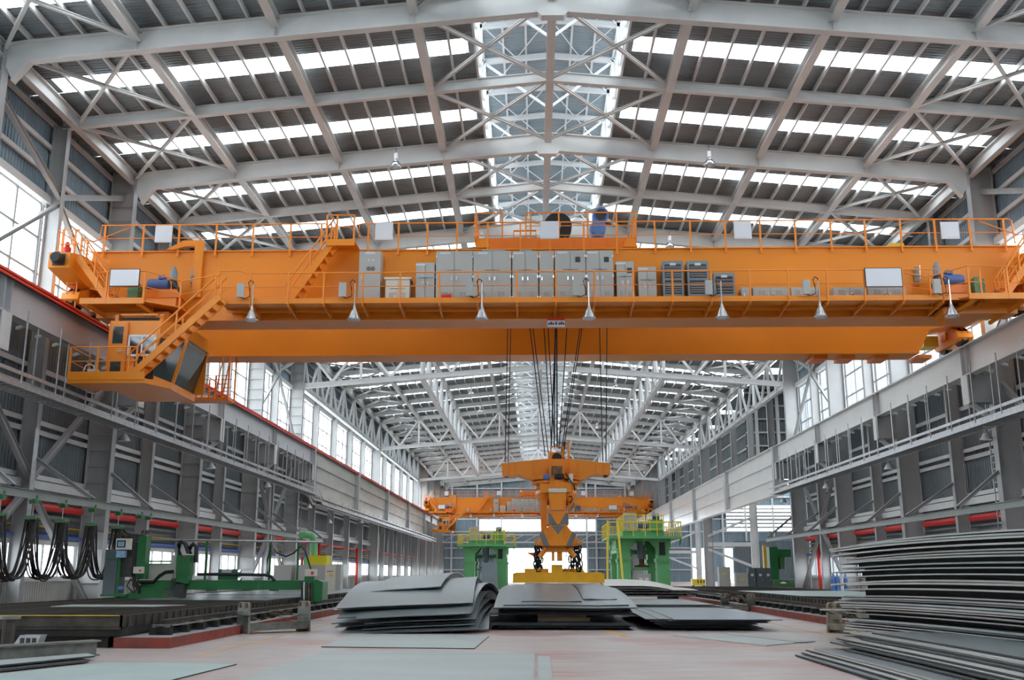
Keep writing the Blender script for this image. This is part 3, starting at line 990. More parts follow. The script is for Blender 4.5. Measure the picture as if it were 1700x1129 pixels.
# ---- stairs
def stair(par, x0, z0, x1, z1, y0, y1, n, rails=(0, 1), rh=.95, ext=0):
    st = MB().bar((x0, y0, z0), (x1, y0, z1), .05, .26).out('stair', 'crane_orange', par)
    MB().bar((x0, y1, z0), (x1, y1, z1), .05, .26).out('stringer', 'crane_orange', st)
    for i in range(n):
        t = (i + .5) / n
        xx, zz = x0 + (x1 - x0) * t, z0 + (z1 - z0) * t
        MB().box(xx - .14, xx + .14, y0, y1, zz - .02, zz + .02).out('tread', 'crane_orange', st)
    for r in rails:
        y = (y0, y1)[r]
        for h, rad in ((rh, .034), (rh * .5, .022)):
            MB().tube([(x0, y, z0 + h), (x1, y, z1 + h)], rad, 6).out('handrail', 'rail_orange', st)
        MB().tube([(x0, y, z0 + rh), (x0 - .1 * (1 if x1 > x0 else -1), y, z0 + rh - .2), (x0, y, z0 + rh * .45)], .025, 6).out('handrail', 'rail_orange', st)
        for t in (.06, .5, .94):
            MB().bar((x0 + (x1 - x0) * t, y, z0 + (z1 - z0) * t), (x0 + (x1 - x0) * t, y, z0 + (z1 - z0) * t + rh), .06, .06).out('rail_post', 'rail_orange', st)
    return st


stair(wk, xat(478, 497, 39.2), DECK_Z, xat(556, 408, 39.2), GT + .1, 38.9, 39.55, 9)
ld = MB().box(xat(545, 405, 39.2), xat(592, 405, 39.2), 38.8, 40, GT + .05, GT + .1).out('landing', 'crane_orange', crane)
MB().box(xat(545, 405, 39.2), xat(592, 405, 39.2), 38.76, 38.8, GT - .15, GT + .12).out('landing_lip', 'crane_orange', ld)
for px in (545, 562, 590):
    post(ld, xat(px, 405, 39.2), 38.8, GT, GT + 1.15)
rail_run(ld, [(xat(545, 405, 39.2), 38.8, GT + 1.15), (xat(590, 405, 39.2), 38.8, GT + 1.15)], r=.025)
rail_run(ld, [(xat(562, 405, 39.2), 38.8, GT + .65), (xat(583, 405, 39.2), 38.8, GT + .65), (xat(590, 405, 39.2), 38.8, GT + .45)], r=.018)

# ---- end platforms with drive, steps up to the end trucks
for s in (-1, 1):
    xa, xb, xc = X(s, 18.55), X(s, 16.0), X(s, 14.9)
    pl = MB().prism([(xa, 38.0), (xb, 38.0), (xc, 39.0), (xc, Y1), (xa, Y1)], 'z', DECK_Z - .05, DECK_Z).out('drive_platform', 'crane_orange', crane)
    MB().box(min(xa, xb), max(xa, xb), 37.95, 38.0, DECK_Z - .14, DECK_Z + .1).out('kick_plate', 'crane_orange', pl)
    MB().box(min(xa, xb), max(xa, xb), 38.9, 39.0, DECK_Z - .2, DECK_Z - .05).out('deck_stringer', 'crane_orange', pl)
    MB().box(min(X(s, 18.3), X(s, 15.4)), max(X(s, 18.3), X(s, 15.4)), 39.0, 40.0, DECK_Z - .45, DECK_Z - .2).out('deck_stringer', 'crane_orange', pl)
    for d in (18.3, 16.3):
        MB().bar((X(s, d), 38.05, DECK_Z - .12), (X(s, d - .7), Y1, DECK_Z - .6), .1, .14).out('deck_bracket', 'crane_orange', pl)
    for d in (17.55, 16.05, 14.95):
        y = 37.97 if d > 15 else 38.95
        post(pl, X(s, d), y, DECK_Z - .12, DECK_Z + 1.15)
    rail_run(pl, [(X(s, 17.95), 37.97, DECK_Z + .5), (X(s, 17.9), 37.97, DECK_Z + 1.15), (X(s, 16.05), 37.97, DECK_Z + 1.2), (X(s, 14.95), 38.95, DECK_Z + 1.05), (X(s, 13.3), YD, DECK_Z + 1.1)])
    rail_run(pl, [(X(s, 17.95), 37.97, DECK_Z + .5), (X(s, 16.05), 37.97, DECK_Z + .55), (X(s, 14.95), 38.95, DECK_Z + .5), (X(s, 13.3), YD, DECK_Z + .55)], r=.018)
    stair(pl, X(s, 17.5), DECK_Z, X(s, 18.95), 13.95, 38.3, 38.85, 6)
    # rail cage on the end truck
    cg = MB().tube([(X(s, 19.9), 38.5, 14.2), (X(s, 19.9), 38.5, 15.15), (X(s, 19.1), 38.5, 15.15), (X(s, 19.1), 38.5, 14.55), (X(s, 19.9), 38.5, 14.55)], .028, 6).out('truck_guard_rail', 'rail_orange', crane)
    for d in (19.75, 19.25):
        post(cg, X(s, d), 38.55, 14.05, 15.15)
    rail_run(cg, [(X(s, 19.9), 38.5, 15.1), (X(s, 19.9), 46, 15.3)])
    rail_run(cg, [(X(s, 19.1), 38.6, 14.75), (X(s, 18.9), 39.5, 15.0), (X(s, 17.6), 40.0, 15.8)], r=.025)
    # ladder down at the truck
    lad = MB().bar((X(s, 19.75), 39.3, 11.9), (X(s, 19.75), 39.3, 13.4), .05, .05).out('truck_ladder', 'crane_orange_red', crane)
    MB().bar((X(s, 19.35), 39.3, 11.9), (X(s, 19.35), 39.3, 13.4), .05, .05).out('stile', 'crane_orange_red', lad)
    for z in (12.1, 12.45, 12.8, 13.15):
        MB().bar((X(s, 19.75), 39.3, z), (X(s, 19.35), 39.3, z), .03, .03).out('rung', 'crane_orange_red', lad)
    # girder end hood, raised bracket on the near girder
    if s < 0:
        MB().prism([(X(s, 16.0), GT + .05), (X(s, 15.3), GT + .45), (X(s, 14.45), GT + .45), (X(s, 14.45), GT - 2.0), (X(s, 14.8), GT - 2.0), (X(s, 14.8), GT + .2), (X(s, 15.2), GT + .2), (X(s, 15.7), GT + .05)], 'y', Y1 - .22, Y1 - .02).out('hose_hanger', 'crane_orange', crane)
    else:
        MB().prism([(X(s, 14.6), GT + .05), (X(s, 14.6), GT + .3), (X(s, 14.0), GT + .3), (X(s, 13.8), GT + .05)], 'y', Y1 + .3, Y1 + .8).out('girder_stop', 'safety_yellow', crane)

# ---- operator's cab with its platform and stair
YC0, YC1, ZF = 38.2, 41.7, 8.95
cx0, cx1 = xat(178, 600, YC0), xat(262, 600, YC0)
cab_o = MB().prism([(cx0, YC0), (cx1, YC0), (cx1 + .75, YC0 + .9), (cx1 + .75, YC1), (cx0, YC1)], 'z', 10.6, 11.28).out('operator_cab', 'crane_orange', crane)
MB().prism([(cx0, YC0), (cx0 + 1.05, YC0), (cx0 + 1.05, YC0 + .06), (cx0, YC0 + .06)], 'z', ZF, 10.62).out('cab_panel', 'crane_orange', cab_o)
MB().prism([(cx0, YC0), (cx0 + .06, YC0), (cx0 + .06, YC1), (cx0, YC1)], 'z', ZF, 10.62).out('cab_panel', 'crane_orange', cab_o)
MB().prism([(cx0, YC1 - .06), (cx1 + .75, YC1 - .06), (cx1 + .75, YC1), (cx0, YC1)], 'z', ZF, 10.62).out('cab_panel', 'crane_orange', cab_o)
# slanted glass front: widens towards the bottom corner
top = [V((cx1, YC0 - .0, 10.75)), V((cx1 + .78, YC0 + .92, 10.75)), V((cx1 + .78, YC1, 10.75))]
bot = [V((cx1 - .35, YC0 + .1, ZF + .1)), V((cx1 + .25, YC0 + 1.0, ZF - .1)), V((cx1 + .25, YC1, ZF - .1))]
for i in range(2):
    a, b, c, d_ = top[i], top[i + 1], bot[i + 1], bot[i]
    nrm = (b - a).cross(d_ - a).normalized() * .03
    MB().add([a, b, c, d_, a + nrm, b + nrm, c + nrm, d_ + nrm], [(0, 1, 2, 3), (4, 7, 6, 5), (0, 4, 5, 1), (1, 5, 6, 2), (2, 6, 7, 3), (3, 7, 4, 0)]).out('cab_glass', 'dark_glass', cab_o)
for i in range(3):
    MB().bar(top[i], bot[i], .12, .12, up=(0, 1, 0)).out('window_post', 'crane_orange', cab_o)
gl = MB().prism([(cx0 + 1.05, YC0 + .03), (cx1 - .15, YC0 + .03), (cx1 - .15, YC0 + .07), (cx0 + 1.05, YC0 + .07)], 'z', ZF, 10.62).out('cab_glass', 'dark_glass', cab_o)
for i in range(2):
    MB().bar(bot[i] + V((0, 0, -.05)), bot[i + 1] + V((0, 0, -.05)), .16, .3).out('window_sill', 'crane_orange', cab_o)
# white framed window on the near side, its glass behind the frame
wx0, wx1, wz0, wz1 = xat(211, 592, YC0), xat(258, 592, YC0), zat(235, 592, YC0), zat(235, 556, YC0)
wf_ = MB().box(wx0, wx1, YC0 - .05, YC0, wz1 - .09, wz1).box(wx0, wx1, YC0 - .05, YC0, wz0, wz0 + .09).box(wx0, wx0 + .08, YC0 - .05, YC0, wz0, wz1).box(wx1 - .08, wx1, YC0 - .05, YC0, wz0, wz1).box((wx0 + wx1) / 2 - .03, (wx0 + wx1) / 2 + .03, YC0 - .05, YC0, wz0, wz1).out('side_window', 'white_paint', cab_o)
MB().box(wx0 + .05, wx1 - .05, YC0 - .03, YC0 - .01, wz0 + .05, wz1 - .05).out('side_window_glass', 'dark_glass', wf_)
dx0, dx1 = xat(182, 580, YC0), xat(209, 580, YC0)
door = MB().box(dx0, dx1, YC0 - .09, YC0 - .005, ZF + .05, 11.15).out('cab_door', 'crane_orange', cab_o)
MB().box(dx0 + .12, dx1 - .12, YC0 - .11, YC0 - .08, 10.35, 11.02).out('door_glass', 'dark_glass', door)
MB().box(dx0 + .12, dx1 - .12, YC0 - .11, YC0 - .08, ZF + .15, ZF + .72).out('door_glass', 'dark_glass', door)
MB().box(dx0 - .05, dx0, YC0 - .1, YC0 - .0, ZF, 11.2).out('door_frame', 'crane_orange_red', door)
MB().box(dx1, dx1 + .05, YC0 - .1, YC0 - .0, ZF, 11.2).out('door_frame', 'crane_orange_red', door)
MB().bar((dx1 - .1, YC0 - .14, 10.05), (dx1 - .28, YC0 - .14, 10.0), .03, .04).out('door_handle', 'chrome', door)
# hanger frame between cab roof and platform
for xx in (cx0 + .1, cx1 - .1):
    MB().box(xx - .08, xx + .08, YC0 + .3, YC1 - .2, 11.28, 11.62).out('cab_hanger', 'crane_orange', cab_o)
MB().box(cx0 + .3, cx1 - .2, YC0 + .3, YC1 - .4, 11.3, 11.45).out('roof_unit', 'dark_grille', cab_o)
MB().box(cx0 + .35, cx1 - .15, YC0 + .05, YC0 + .12, 11.5, 11.58).out('roof_bar', 'crane_orange', cab_o)
# floor and balcony
bx0, bx1, YB0 = xat(112, 630, 37.4), xat(240, 630, 37.4), 37.4
fl = MB().prism([(bx0, YB0), (bx1, YB0), (bx1 + .55, YC0 + .5), (cx1 + .35, YC0 + 1.2), (cx1 + .35, YC1), (cx0, YC1), (cx0, YC0 + .9), (bx0, YC0 + .9)], 'z', ZF - .3, ZF - .12).out('cab_floor', 'crane_orange', cab_o)
MB().box(bx0, bx1, YB0 - .03, YB0, ZF - .18, ZF + .14).out('kick_plate', 'crane_orange', fl)
for px in (114, 160, 212):
    post(cab_o, xat(px, 620, YB0), YB0, ZF - .1, ZF + 1.1)
rail_run(cab_o, [(bx0 + .05, YC0 + .85, ZF + 1.05), (bx0 + .05, YB0, ZF + 1.1), (xat(228, 570, YB0), YB0, ZF + 1.1), (xat(230, 580, YB0), YB0, ZF + .6)])
rail_run(cab_o, [(bx0 + .05, YC0 + .85, ZF + .5), (bx0 + .05, YB0, ZF + .55), (xat(230, 580, YB0), YB0, ZF + .55)], r=.018)
post(cab_o, bx0 + .05, YC0 + .85, ZF - .1, ZF + 1.1)
stair(cab_o, xat(218, 632, 37.6), ZF, xat(366, 504, 37.6), DECK_Z, 37.45, 38.15, 11)
MB().tube([at(140, 645, Y=38.6), at(146, 651, Y=38.6), at(158, 654, Y=38.6), at(170, 648, Y=38.6)], .035, 6).out('cable_loop', 'board_white', cab_o, True)
MB().box(bx0 + .5, bx0 + .85, YB0 + .5, YB0 + .8, ZF - .1, ZF + .35).out('service_box', 'board_white', cab_o)
MB().tube([V((bx0 + .62 + .22 * math.cos(a / 8 * 2 * math.pi), YB0 + .4, ZF + .25 + .28 * math.sin(a / 8 * 2 * math.pi))) for a in range(8)], .025, 5, closed=True, up=(0, 1, 0)).out('hose_coil', 'board_white', cab_o, True)

# ---- maintenance basket under the girders beyond the cab
YG = 46.3
gx0, gx1 = xat(292, 660, YG), xat(378, 660, YG)
gz0, gz1 = zat(300, 664, YG), GB - .05
bk = MB().box(gx0, gx1, YG, YG + 1.0, gz0, gz0 + .12).out('maintenance_basket', 'crane_orange_red', crane)
for i in range(5):
    xx = gx0 + (gx1 - gx0) * i / 4
    for y in (YG, YG + 1.0):
        MB().bar((xx, y, gz0), (xx, y, gz1 if i in (0, 4) else gz0 + 1.15), .07, .07).out('basket_post', 'crane_orange_red', bk)
for h in (.4, .75, 1.15):
    for y in (YG, YG + 1.0):
        MB().tube([(gx0, y, gz0 + h), (gx1, y, gz0 + h)], .02, 5).out('basket_rail', 'crane_orange_red', bk)
for y in (YG, YG + 1.0):
    MB().bar((gx1 - .6, y, gz0 + .1), (gx1 - .3, y, gz1), .05, .05).out('basket_brace', 'crane_orange_red', bk)
MB().tube([at(300, 612, Y=46), at(302, 622, Y=46), at(312, 626, Y=46), at(325, 624, Y=46), at(330, 612, Y=46)], .05, 6).out('drag_cable', 'black_rubber', crane, True)
for px in (1350, 1395, 1450, 1520):
    p = at(px, 600, Y=48.2)
    MB().box(p.x - .25, p.x + .4, 47.2, 48.4, GB - .22, GB - .05).out('girder_bracket', 'crane_orange_red', crane)

# ---- conduit, serial plate, loudspeaker-like beacons
sg = MB().box(xat(908, 540, 41.2), xat(936, 540, 41.2), 39.86, 39.92, 11.36, 11.72).out('capacity_plate', 'board_white', crane)
MB().box(xat(908, 540, 41.2), xat(936, 540, 41.2), 39.84, 39.86, 11.62, 11.72).out('plate_band', 'rail_red', sg)
for i, dxx in enumerate((-.28, -.2, -.12, .0, .14, .22, .3)):
    xm = (xat(908, 540, 41.2) + xat(936, 540, 41.2)) / 2 + dxx
    MB().box(xm - .03, xm + .03, 39.84, 39.86, 11.44, 11.56 if i % 2 else 11.52).out('plate_mark', 'print_dark', sg)

# ---- trolley
ty0, ty1 = 41.75, 47.6
tx0, tx1 = xat(788, 400, ty0), xat(1057, 400, ty0)
tz = GT + .3
trolley = near(thing('hoist_trolley', 'orange hoist trolley with black cable reel on the near crane', 'trolley', ((tx0 + tx1) / 2, 44, tz), 'hoist trolleys'),
               'hoist trolley on top of the far crane')
tb = MB().box(tx0, tx1, ty0, ty1, 15.62, 15.78).out('trolley_deck', 'crane_orange_red', trolley)
for y in (ty0, ty1 - .2):
    MB().box(tx0 + .05, tx1 - .05, y, y + .2, tz - .05, 15.62).out('trolley_beam', 'crane_orange_red', trolley)
for xx in (tx0 + .4, tx1 - .6):
    MB().box(xx, xx + .25, ty0, ty1, tz - .1, 15.62).out('trolley_beam', 'crane_orange_red', trolley)
for i in range(9):
    xx = tx0 + .5 + i * (tx1 - tx0 - 1) / 8
    MB().box(xx - .02, xx + .02, ty0 - .04, ty0, tz, 15.6).out('web_rib', 'crane_orange_red', trolley)
for xx in (tx0 + .4, tx1 - .4):
    for y in (40.72, 47.6):
        MB().lathe([(.1, -.09), (.2, -.09), (.2, .09), (.1, .09)], (xx, y, GT + .39), 16, 'y').out('wheel', 'black_rubber', trolley, True)
        if y < 42:
            MB().prism([(xx - .3, tz), (xx + .3, tz), (xx + .22, tz + .28), (xx + .1, tz + .38), (xx - .1, tz + .38), (xx - .22, tz + .28)], 'y', 40.55, 41.75).out('wheel_housing', 'crane_orange', trolley)
tr0 = 15.78
for pxs in ((788, 834), (873, 1056)):
    a, b = xat(pxs[0], 395, ty0), xat(pxs[1], 395, ty0)
    rail_run(trolley, [(a, ty0, tr0 + .55), (a, ty0, tr0 + 1.15), (b, ty0, tr0 + 1.15), (b, ty0, tr0 + .55)], r=.03)
    rail_run(trolley, [(a, ty0, tr0 + .55), (b, ty0, tr0 + .55)], r=.02)
for px in (789, 834, 873, 881, 928, 976, 1024, 1056):
    post(trolley, xat(px, 395, ty0), ty0, tr0, tr0 + 1.15)
for xx in (tx0 + .02, tx1 - .02):
    rail_run(trolley, [(xx, ty0, tr0 + 1.15), (xx, ty1, tr0 + 1.15)], r=.03)
    rail_run(trolley, [(xx, ty0, tr0 + .6), (xx, ty1, tr0 + .6)], r=.02)
    for i in range(4):
        post(trolley, xx, ty0 + (i + .5) * (ty1 - ty0) / 4, tr0, tr0 + 1.15)
rail_run(trolley, [(tx0, ty1, tr0 + 1.15), (tx1, ty1, tr0 + 1.15)], r=.03)
rc = at(926, 378, Y=43.0)
MB().lathe([(.1, -.28), (.62, -.28), (.62, -.24), (.50, -.22), (.50, .22), (.62, .24), (.62, .28), (.1, .28)], (rc.x, 43.0, rc.z), 28, 'y').out('cable_reel', 'black_rubber', trolley, True)
MB().box(rc.x - .12, rc.x + .12, 42.6, 42.72, rc.z - .12, rc.z + .12).out('reel_hub', 'cabinet_grey', trolley)
MB().box(rc.x - .5, rc.x + .35, 42.8, 43.3, tr0, rc.z - .2).out('reel_stand', 'rail_orange', trolley)
bm_ = at(992, 386, Y=44)
MB().lathe([(.32, -.4), (.38, -.3), (.38, .3), (.32, .4)], (bm_.x, 44, bm_.z + .1), 18, 'y').out('hoist_motor', 'bright_blue', trolley, True)
MB().box(bm_.x - .45, bm_.x + .4, 43.6, 44.4, tr0, tr0 + .3).out('motor_base', 'bright_blue', trolley)
bf = at(994, 359, Y=44)
MB().lathe([(.14, -.3), (.34, -.3), (.34, .25), (.14, .25)], (bf.x + .1, 44, bf.z), 18, 'y').out('blower', 'bright_blue', trolley, True)
MB().lathe([(.02, 0), (.24, 0), (.24, .02), (.02, .02)], (bf.x + .1, 43.68, bf.z), 18, 'y').out('blower_inlet', 'dark_grille', trolley, True)
MB().box(bf.x - .3, bf.x + .3, 43.7, 44.2, bm_.z + .4, bf.z).out('blower_duct', 'bright_blue', trolley)
MB().prism([(xat(945, 392, 44), tr0), (xat(975, 392, 44), tr0), (xat(975, 392, 44), tr0 + .2), (xat(947, 388, 44), tr0 + .42)], 'y', 43.6, 44.5).out('gear_case', 'machine_green', trolley)
MB().lathe([(.32, -1.6), (.32, 1.6)], (rc.x, 45.5, tr0 + .1), 18, 'x').out('rope_drum', 'galvanised', trolley, True)
lp = at(800, 388, Y=42.3)
MB().lathe([(.05, 0), (.14, .02), (.14, .28), (.06, .34), (.05, .42)], (lp.x, 42.3, tr0), 12).out('warning_lamp', 'lamp_metal', trolley, True)
MB().tube([(xat(853, 392, 42), 42, tr0), (xat(853, 380, 42), 42, tr0 + .42), (xat(890, 380, 42), 42, tr0 + .42), (xat(890, 392, 42), 42, tr0)], .04, 6).out('pipe_frame', 'rail_orange', trolley)

# ---- electric cabinets on the walkway
YK = 39.2


def cabinet(px0, px1, ytop, label, doors, far, opts='', body='cabinet_grey', depth=.62):
    x0, x1 = xat(px0, 460, YK) + .012, xat(px1, 460, YK) - .012
    z0, z1 = DECK_Z + .07, zat((px0 + px1) / 2, ytop, YK)
    t = near(thing('control_cabinet', label, 'cabinet', ((x0 + x1) / 2, YK + depth / 2, DECK_Z), 'control cabinets on crane walkways'), far)
    MB().box(x0, x1, YK, YK + depth, z0, z1).out('body', body, t)
    MB().box(x0 + .02, x1 - .02, YK + .03, YK + depth, DECK_Z, z0).out('plinth', 'dark_grille', t)
    if 'rack' in opts:
        n = 2 if z1 - z0 > 1.4 else 1
        hh = (z1 - z0 - .45) / n
        for i in range(n):
            zb0 = z0 + .4 + i * hh
            g = MB().box(x0 + .08, x1 - .08, YK - .015, YK + .01, zb0, zb0 + hh - .1).out('grille', 'dark_grille', t)
            for j in range(5):
                MB().box(x0 + .1, x1 - .1, YK - .03, YK - .012, zb0 + .06 + j * (hh - .2) / 5, zb0 + .09 + j * (hh - .2) / 5).out('grille_bar', 'grey_paint', g)
        MB().box((x0 + x1) / 2 - .12, (x0 + x1) / 2 + .12, YK - .035, YK - .012, z1 - .2, z1 - .1).out('nameplate', 'plate_label', t)
        return
    w = (x1 - x0) / doors
    for i in range(doors):
        a, b = x0 + i * w + .012, x0 + (i + 1) * w - .012
        d = MB().box(a, b, YK - .025, YK, z0 + .03, z1 - .03).out('door', body, t)
        hx = b - .09 if i == 0 and doors > 1 else a + .09
        if 'dial' in opts:
            hx = a + .14
        zm = z0 + (z1 - z0) * .48
        MB().box(hx - .025, hx + .025, YK - .06, YK - .025, zm - .08, zm + .05).out('handle', 'chrome', d)
        MB().box(hx - .045, hx + .045, YK - .032, YK - .025, zm + .06, zm + .1).out('handle_tag', 'plate_label', d)
        if 'T' in opts:
            MB().box(hx - .2, hx + .2, YK - .045, YK - .025, z0 + (z1 - z0) * .63, z0 + (z1 - z0) * .65).out('latch_bar', 'grey_paint', d)
        if 'vent' in opts and b - a > .3:
            for q in (.32, .52):
                for r in range(5):
                    xx = a + (b - a) * q
                    MB().box(xx, xx + (b - a) * .14, YK - .032, YK - .024, z0 + .2 + r * .07, z0 + .235 + r * .07).out('vent', 'grey_paint', d)
        if 'meter' in opts and i == doors - 1:
            xx = (a + b) / 2
            MB().box(xx - .1, xx + .1, YK - .04, YK - .024, z1 - .5, z1 - .28).out('meter', 'dark_grille', d)
        if 'dial' in opts:
            for q in (.45, .65):
                MB().lathe([(.09, -.03), (.09, 0)], (a + (b - a) * q, YK - .025, z1 - .75), 12, 'y').out('dial', 'stripe_grey', d, True)
                MB().lathe([(.03, -.03), (.03, 0)], (a + (b - a) * q, YK - .025, z1 - .4), 10, 'y').out('pilot_lamp', 'board_white', d, True)
    if 'name' in opts:
        xx = x0 + min(w, x1 - x0) * .5
        MB().box(xx - .2, xx + .2, YK - .036, YK - .024, z1 - .13, z1 - .06).out('nameplate', 'plate_label', t)
    if 'lid' in opts:
        MB().box(x0 - .06, x1 + .06, YK - .06, YK + depth, z1, z1 + .08).out('lid', body, t)
    if 'hinge' in opts:
        for xx in (x0 + .02, x1 - .02):
            for zz in (z0 + .2, z0 + 1.1, z1 - .3):
                MB().box(xx - .025, xx + .025, YK - .045, YK - .02, zz, zz + .12).out('hinge', 'chrome', t)
    if 'hook' in opts:
        MB().box(x0 + .35, x1 - .25, YK + .1, YK + .16, z1, z1 + .1).out('lifting_bar', 'grey_paint', t)
    return t


FC = 'grey electric cabinet on the walkway of the far crane'
cabinet(595, 632, 417, 'tall narrow grey cabinet with two dials beside the upper stair', 1, FC, 'dial,name')
cabinet(640, 681, 464, 'low beige double door cabinet with overhanging lid on the walkway', 2, FC, 'lid,vent,T', 'beige_panel')
cabinet(690, 722, 436, 'darker grey medium cabinet left of the tall cabinet row', 2, FC, 'name,T')
cabinet(723, 785, 417, 'leftmost wide double door cabinet of the tall grey row', 2, FC, 'name,vent,T,hinge')
cabinet(785, 849, 417, 'second wide double door cabinet of the tall grey row', 2, FC, 'name,vent,T,hinge,hook')
cabinet(850, 894, 417, 'double door cabinet in the middle of the tall grey row', 2, FC, 'name,vent,T,hinge,hook')
cabinet(895, 920, 417, 'narrow single door cabinet in the tall grey row', 1, FC, 'vent,hinge')
cabinet(921, 973, 416, 'tall grey cabinet with dark meter window, left of two alike', 2, FC, 'name,vent,T,meter,hinge')
cabinet(973, 1019, 416, 'rightmost tall grey cabinet with dark meter window', 2, FC, 'name,vent,T,meter,hinge')
cabinet(1023, 1053, 434, 'medium grey cabinet with small meter right of the tall row', 2, FC, 'name,vent,T,meter')
cabinet(1059, 1090, 443, 'shorter beige grey cabinet with T latch beside blue grey racks', 2, FC, 'name,T')
cabinet(1100, 1135, 433, 'left of two tall blue grey resistor racks with dark grilles', 1, FC, 'rack', 'rack_blue_grey')
cabinet(1141, 1177, 433, 'right of two tall blue grey resistor racks with dark grilles', 1, FC, 'rack', 'rack_blue_grey')
cabinet(1184, 1220, 453, 'short blue grey resistor rack with single dark grille', 1, FC, 'rack', 'rack_blue_grey')
cabinet(1229, 1246, 477, 'small low grey box at left end of the low box row', 1, FC, '')
cabinet(1248, 1307, 477, 'second low grey box right of the resistor racks', 2, FC, 'vent')
cabinet(1311, 1357, 477, 'third low grey box in the row on the walkway', 2, FC, 'vent')
cabinet(1381, 1436, 477, 'fourth low grey box left of the lower whiteboard', 2, FC, 'vent')
cabinet(1438, 1503, 477, 'low grey box under the large whiteboard at right', 2, FC, 'vent')

# ---- white boards hung on the rails
BOARDS = [(257, 285, 375, 403, Y1 - .16, 'leftmost small white square board on the upper rail'), (623, 652, 370, 399, Y1 - .16, 'white square board on the upper rail above the tall narrow cabinet'),
          (897, 928, 368, 397, Y1 - .16, 'white square board on the upper rail in front of the trolley'), (1219, 1248, 368, 397, Y1 - .16, 'white square board on the upper rail right of the trolley'),
          (1563, 1593, 369, 397, Y1 - .16, 'rightmost small white square board on the upper rail')]
for a, b, c, d, y, lab in BOARDS:
    t = near(thing('light_panel', lab, 'board', at((a + b) / 2, d, Y=y), 'white square boards on upper rails'), 'white square board on the upper rail of the far crane')
    x0, x1, z0, z1 = xat(a, d, y), xat(b, d, y), zat(a, d, y), zat(a, c, y)
    MB().box(x0, x1, y - .05, y, z0, z1).out('panel', 'board_white', t)
    MB().box(x0 + .05, x1 - .05, y - .06, y - .05, z0 + .05, z1 - .05).out('panel_face', 'board_white', t)
for a, b, c, d, y, lab in ((181, 231, 447, 476, 37.9, 'black edged whiteboard on the rail of the left drive platform'), (1437, 1499, 445, 477, YD - .12, 'large black edged whiteboard on the lower rail at right')):
    t = near(thing('whiteboard', lab, 'whiteboard', at((a + b) / 2, d, Y=y), 'whiteboards on the crane rails'), 'whiteboard hung on the rail of the far crane')
    x0, x1, z0, z1 = xat(a, d, y), xat(b, d, y), zat(a, d, y), zat(a, c, y)
    MB().box(x0, x1, y - .03, y, z0, z1).out('frame', 'black_rubber', t)
    MB().box(x0 + .03, x1 - .03, y - .04, y - .03, z0 + .03, z1 - .03).out('board', 'board_white', t)

# ---- floodlights under the walkway rail
LIGHTS = [(418, 'first conical floodlight from the left under the near crane walkway'), (588, 'second conical floodlight from the left under the near crane walkway'), (800, 'conical floodlight below the left end of the tall cabinet row'),
          (978, 'conical floodlight below the right end of the tall cabinet row'), (1199, 'conical floodlight below the short resistor rack'), (1362, 'second conical floodlight from the right on the near crane'),
          (1580, 'rightmost conical floodlight on the near crane')]
YLm = 38.05
lx0 = None
for px, lab in LIGHTS:
    x = xat(px, 520, YLm)
    if lx0 is None:
        lx0 = x
        l0 = near(thing('floodlight', lab, 'lamp', (x, YLm, 11.2), 'conical floodlights on the cranes'), 'conical floodlight under the walkway of the far crane')
        MB().lathe([(.255, .0), (.27, .04), (.07, .46), (.05, .5), (.05, .56)], (x, YLm, 11.22), 16).out('shade', 'lamp_metal', l0, True)
        MB().lathe([(.2, 0), (.21, .03)], (x, YLm, 11.205), 14).out('lens', 'board_white', l0, True)
        MB().tube([(x, YLm, 11.76), (x, YLm, 12.72)], .03, 6).out('stem', 'chrome', l0)
        MB().tube([(x, YLm, 12.6), (x - .02, YLm, 12.8), (x - .12, YLm, 12.86), (x - .2, YLm, 12.75), (x - .14, YLm, 12.5), (x - .12, YLm, 12.2), (x - .35, YLm, 12.1), (x - .55, YLm, 12.2)], .022, 5).out('cable', 'black_rubber', l0, True)
        MB().box(x - .62, x - .34, YLm - .1, YLm + .04, 12.15, 12.72).out('junction_box', 'cabinet_grey', l0)
        MB().bar((x, YLm, 12.15), (x, YD + .05, 12.15), .04, .04).out('clamp', 'rail_orange', l0)
    else:
        near(copy_tree(l0, (x - lx0, 0, 0), label=lab), '')


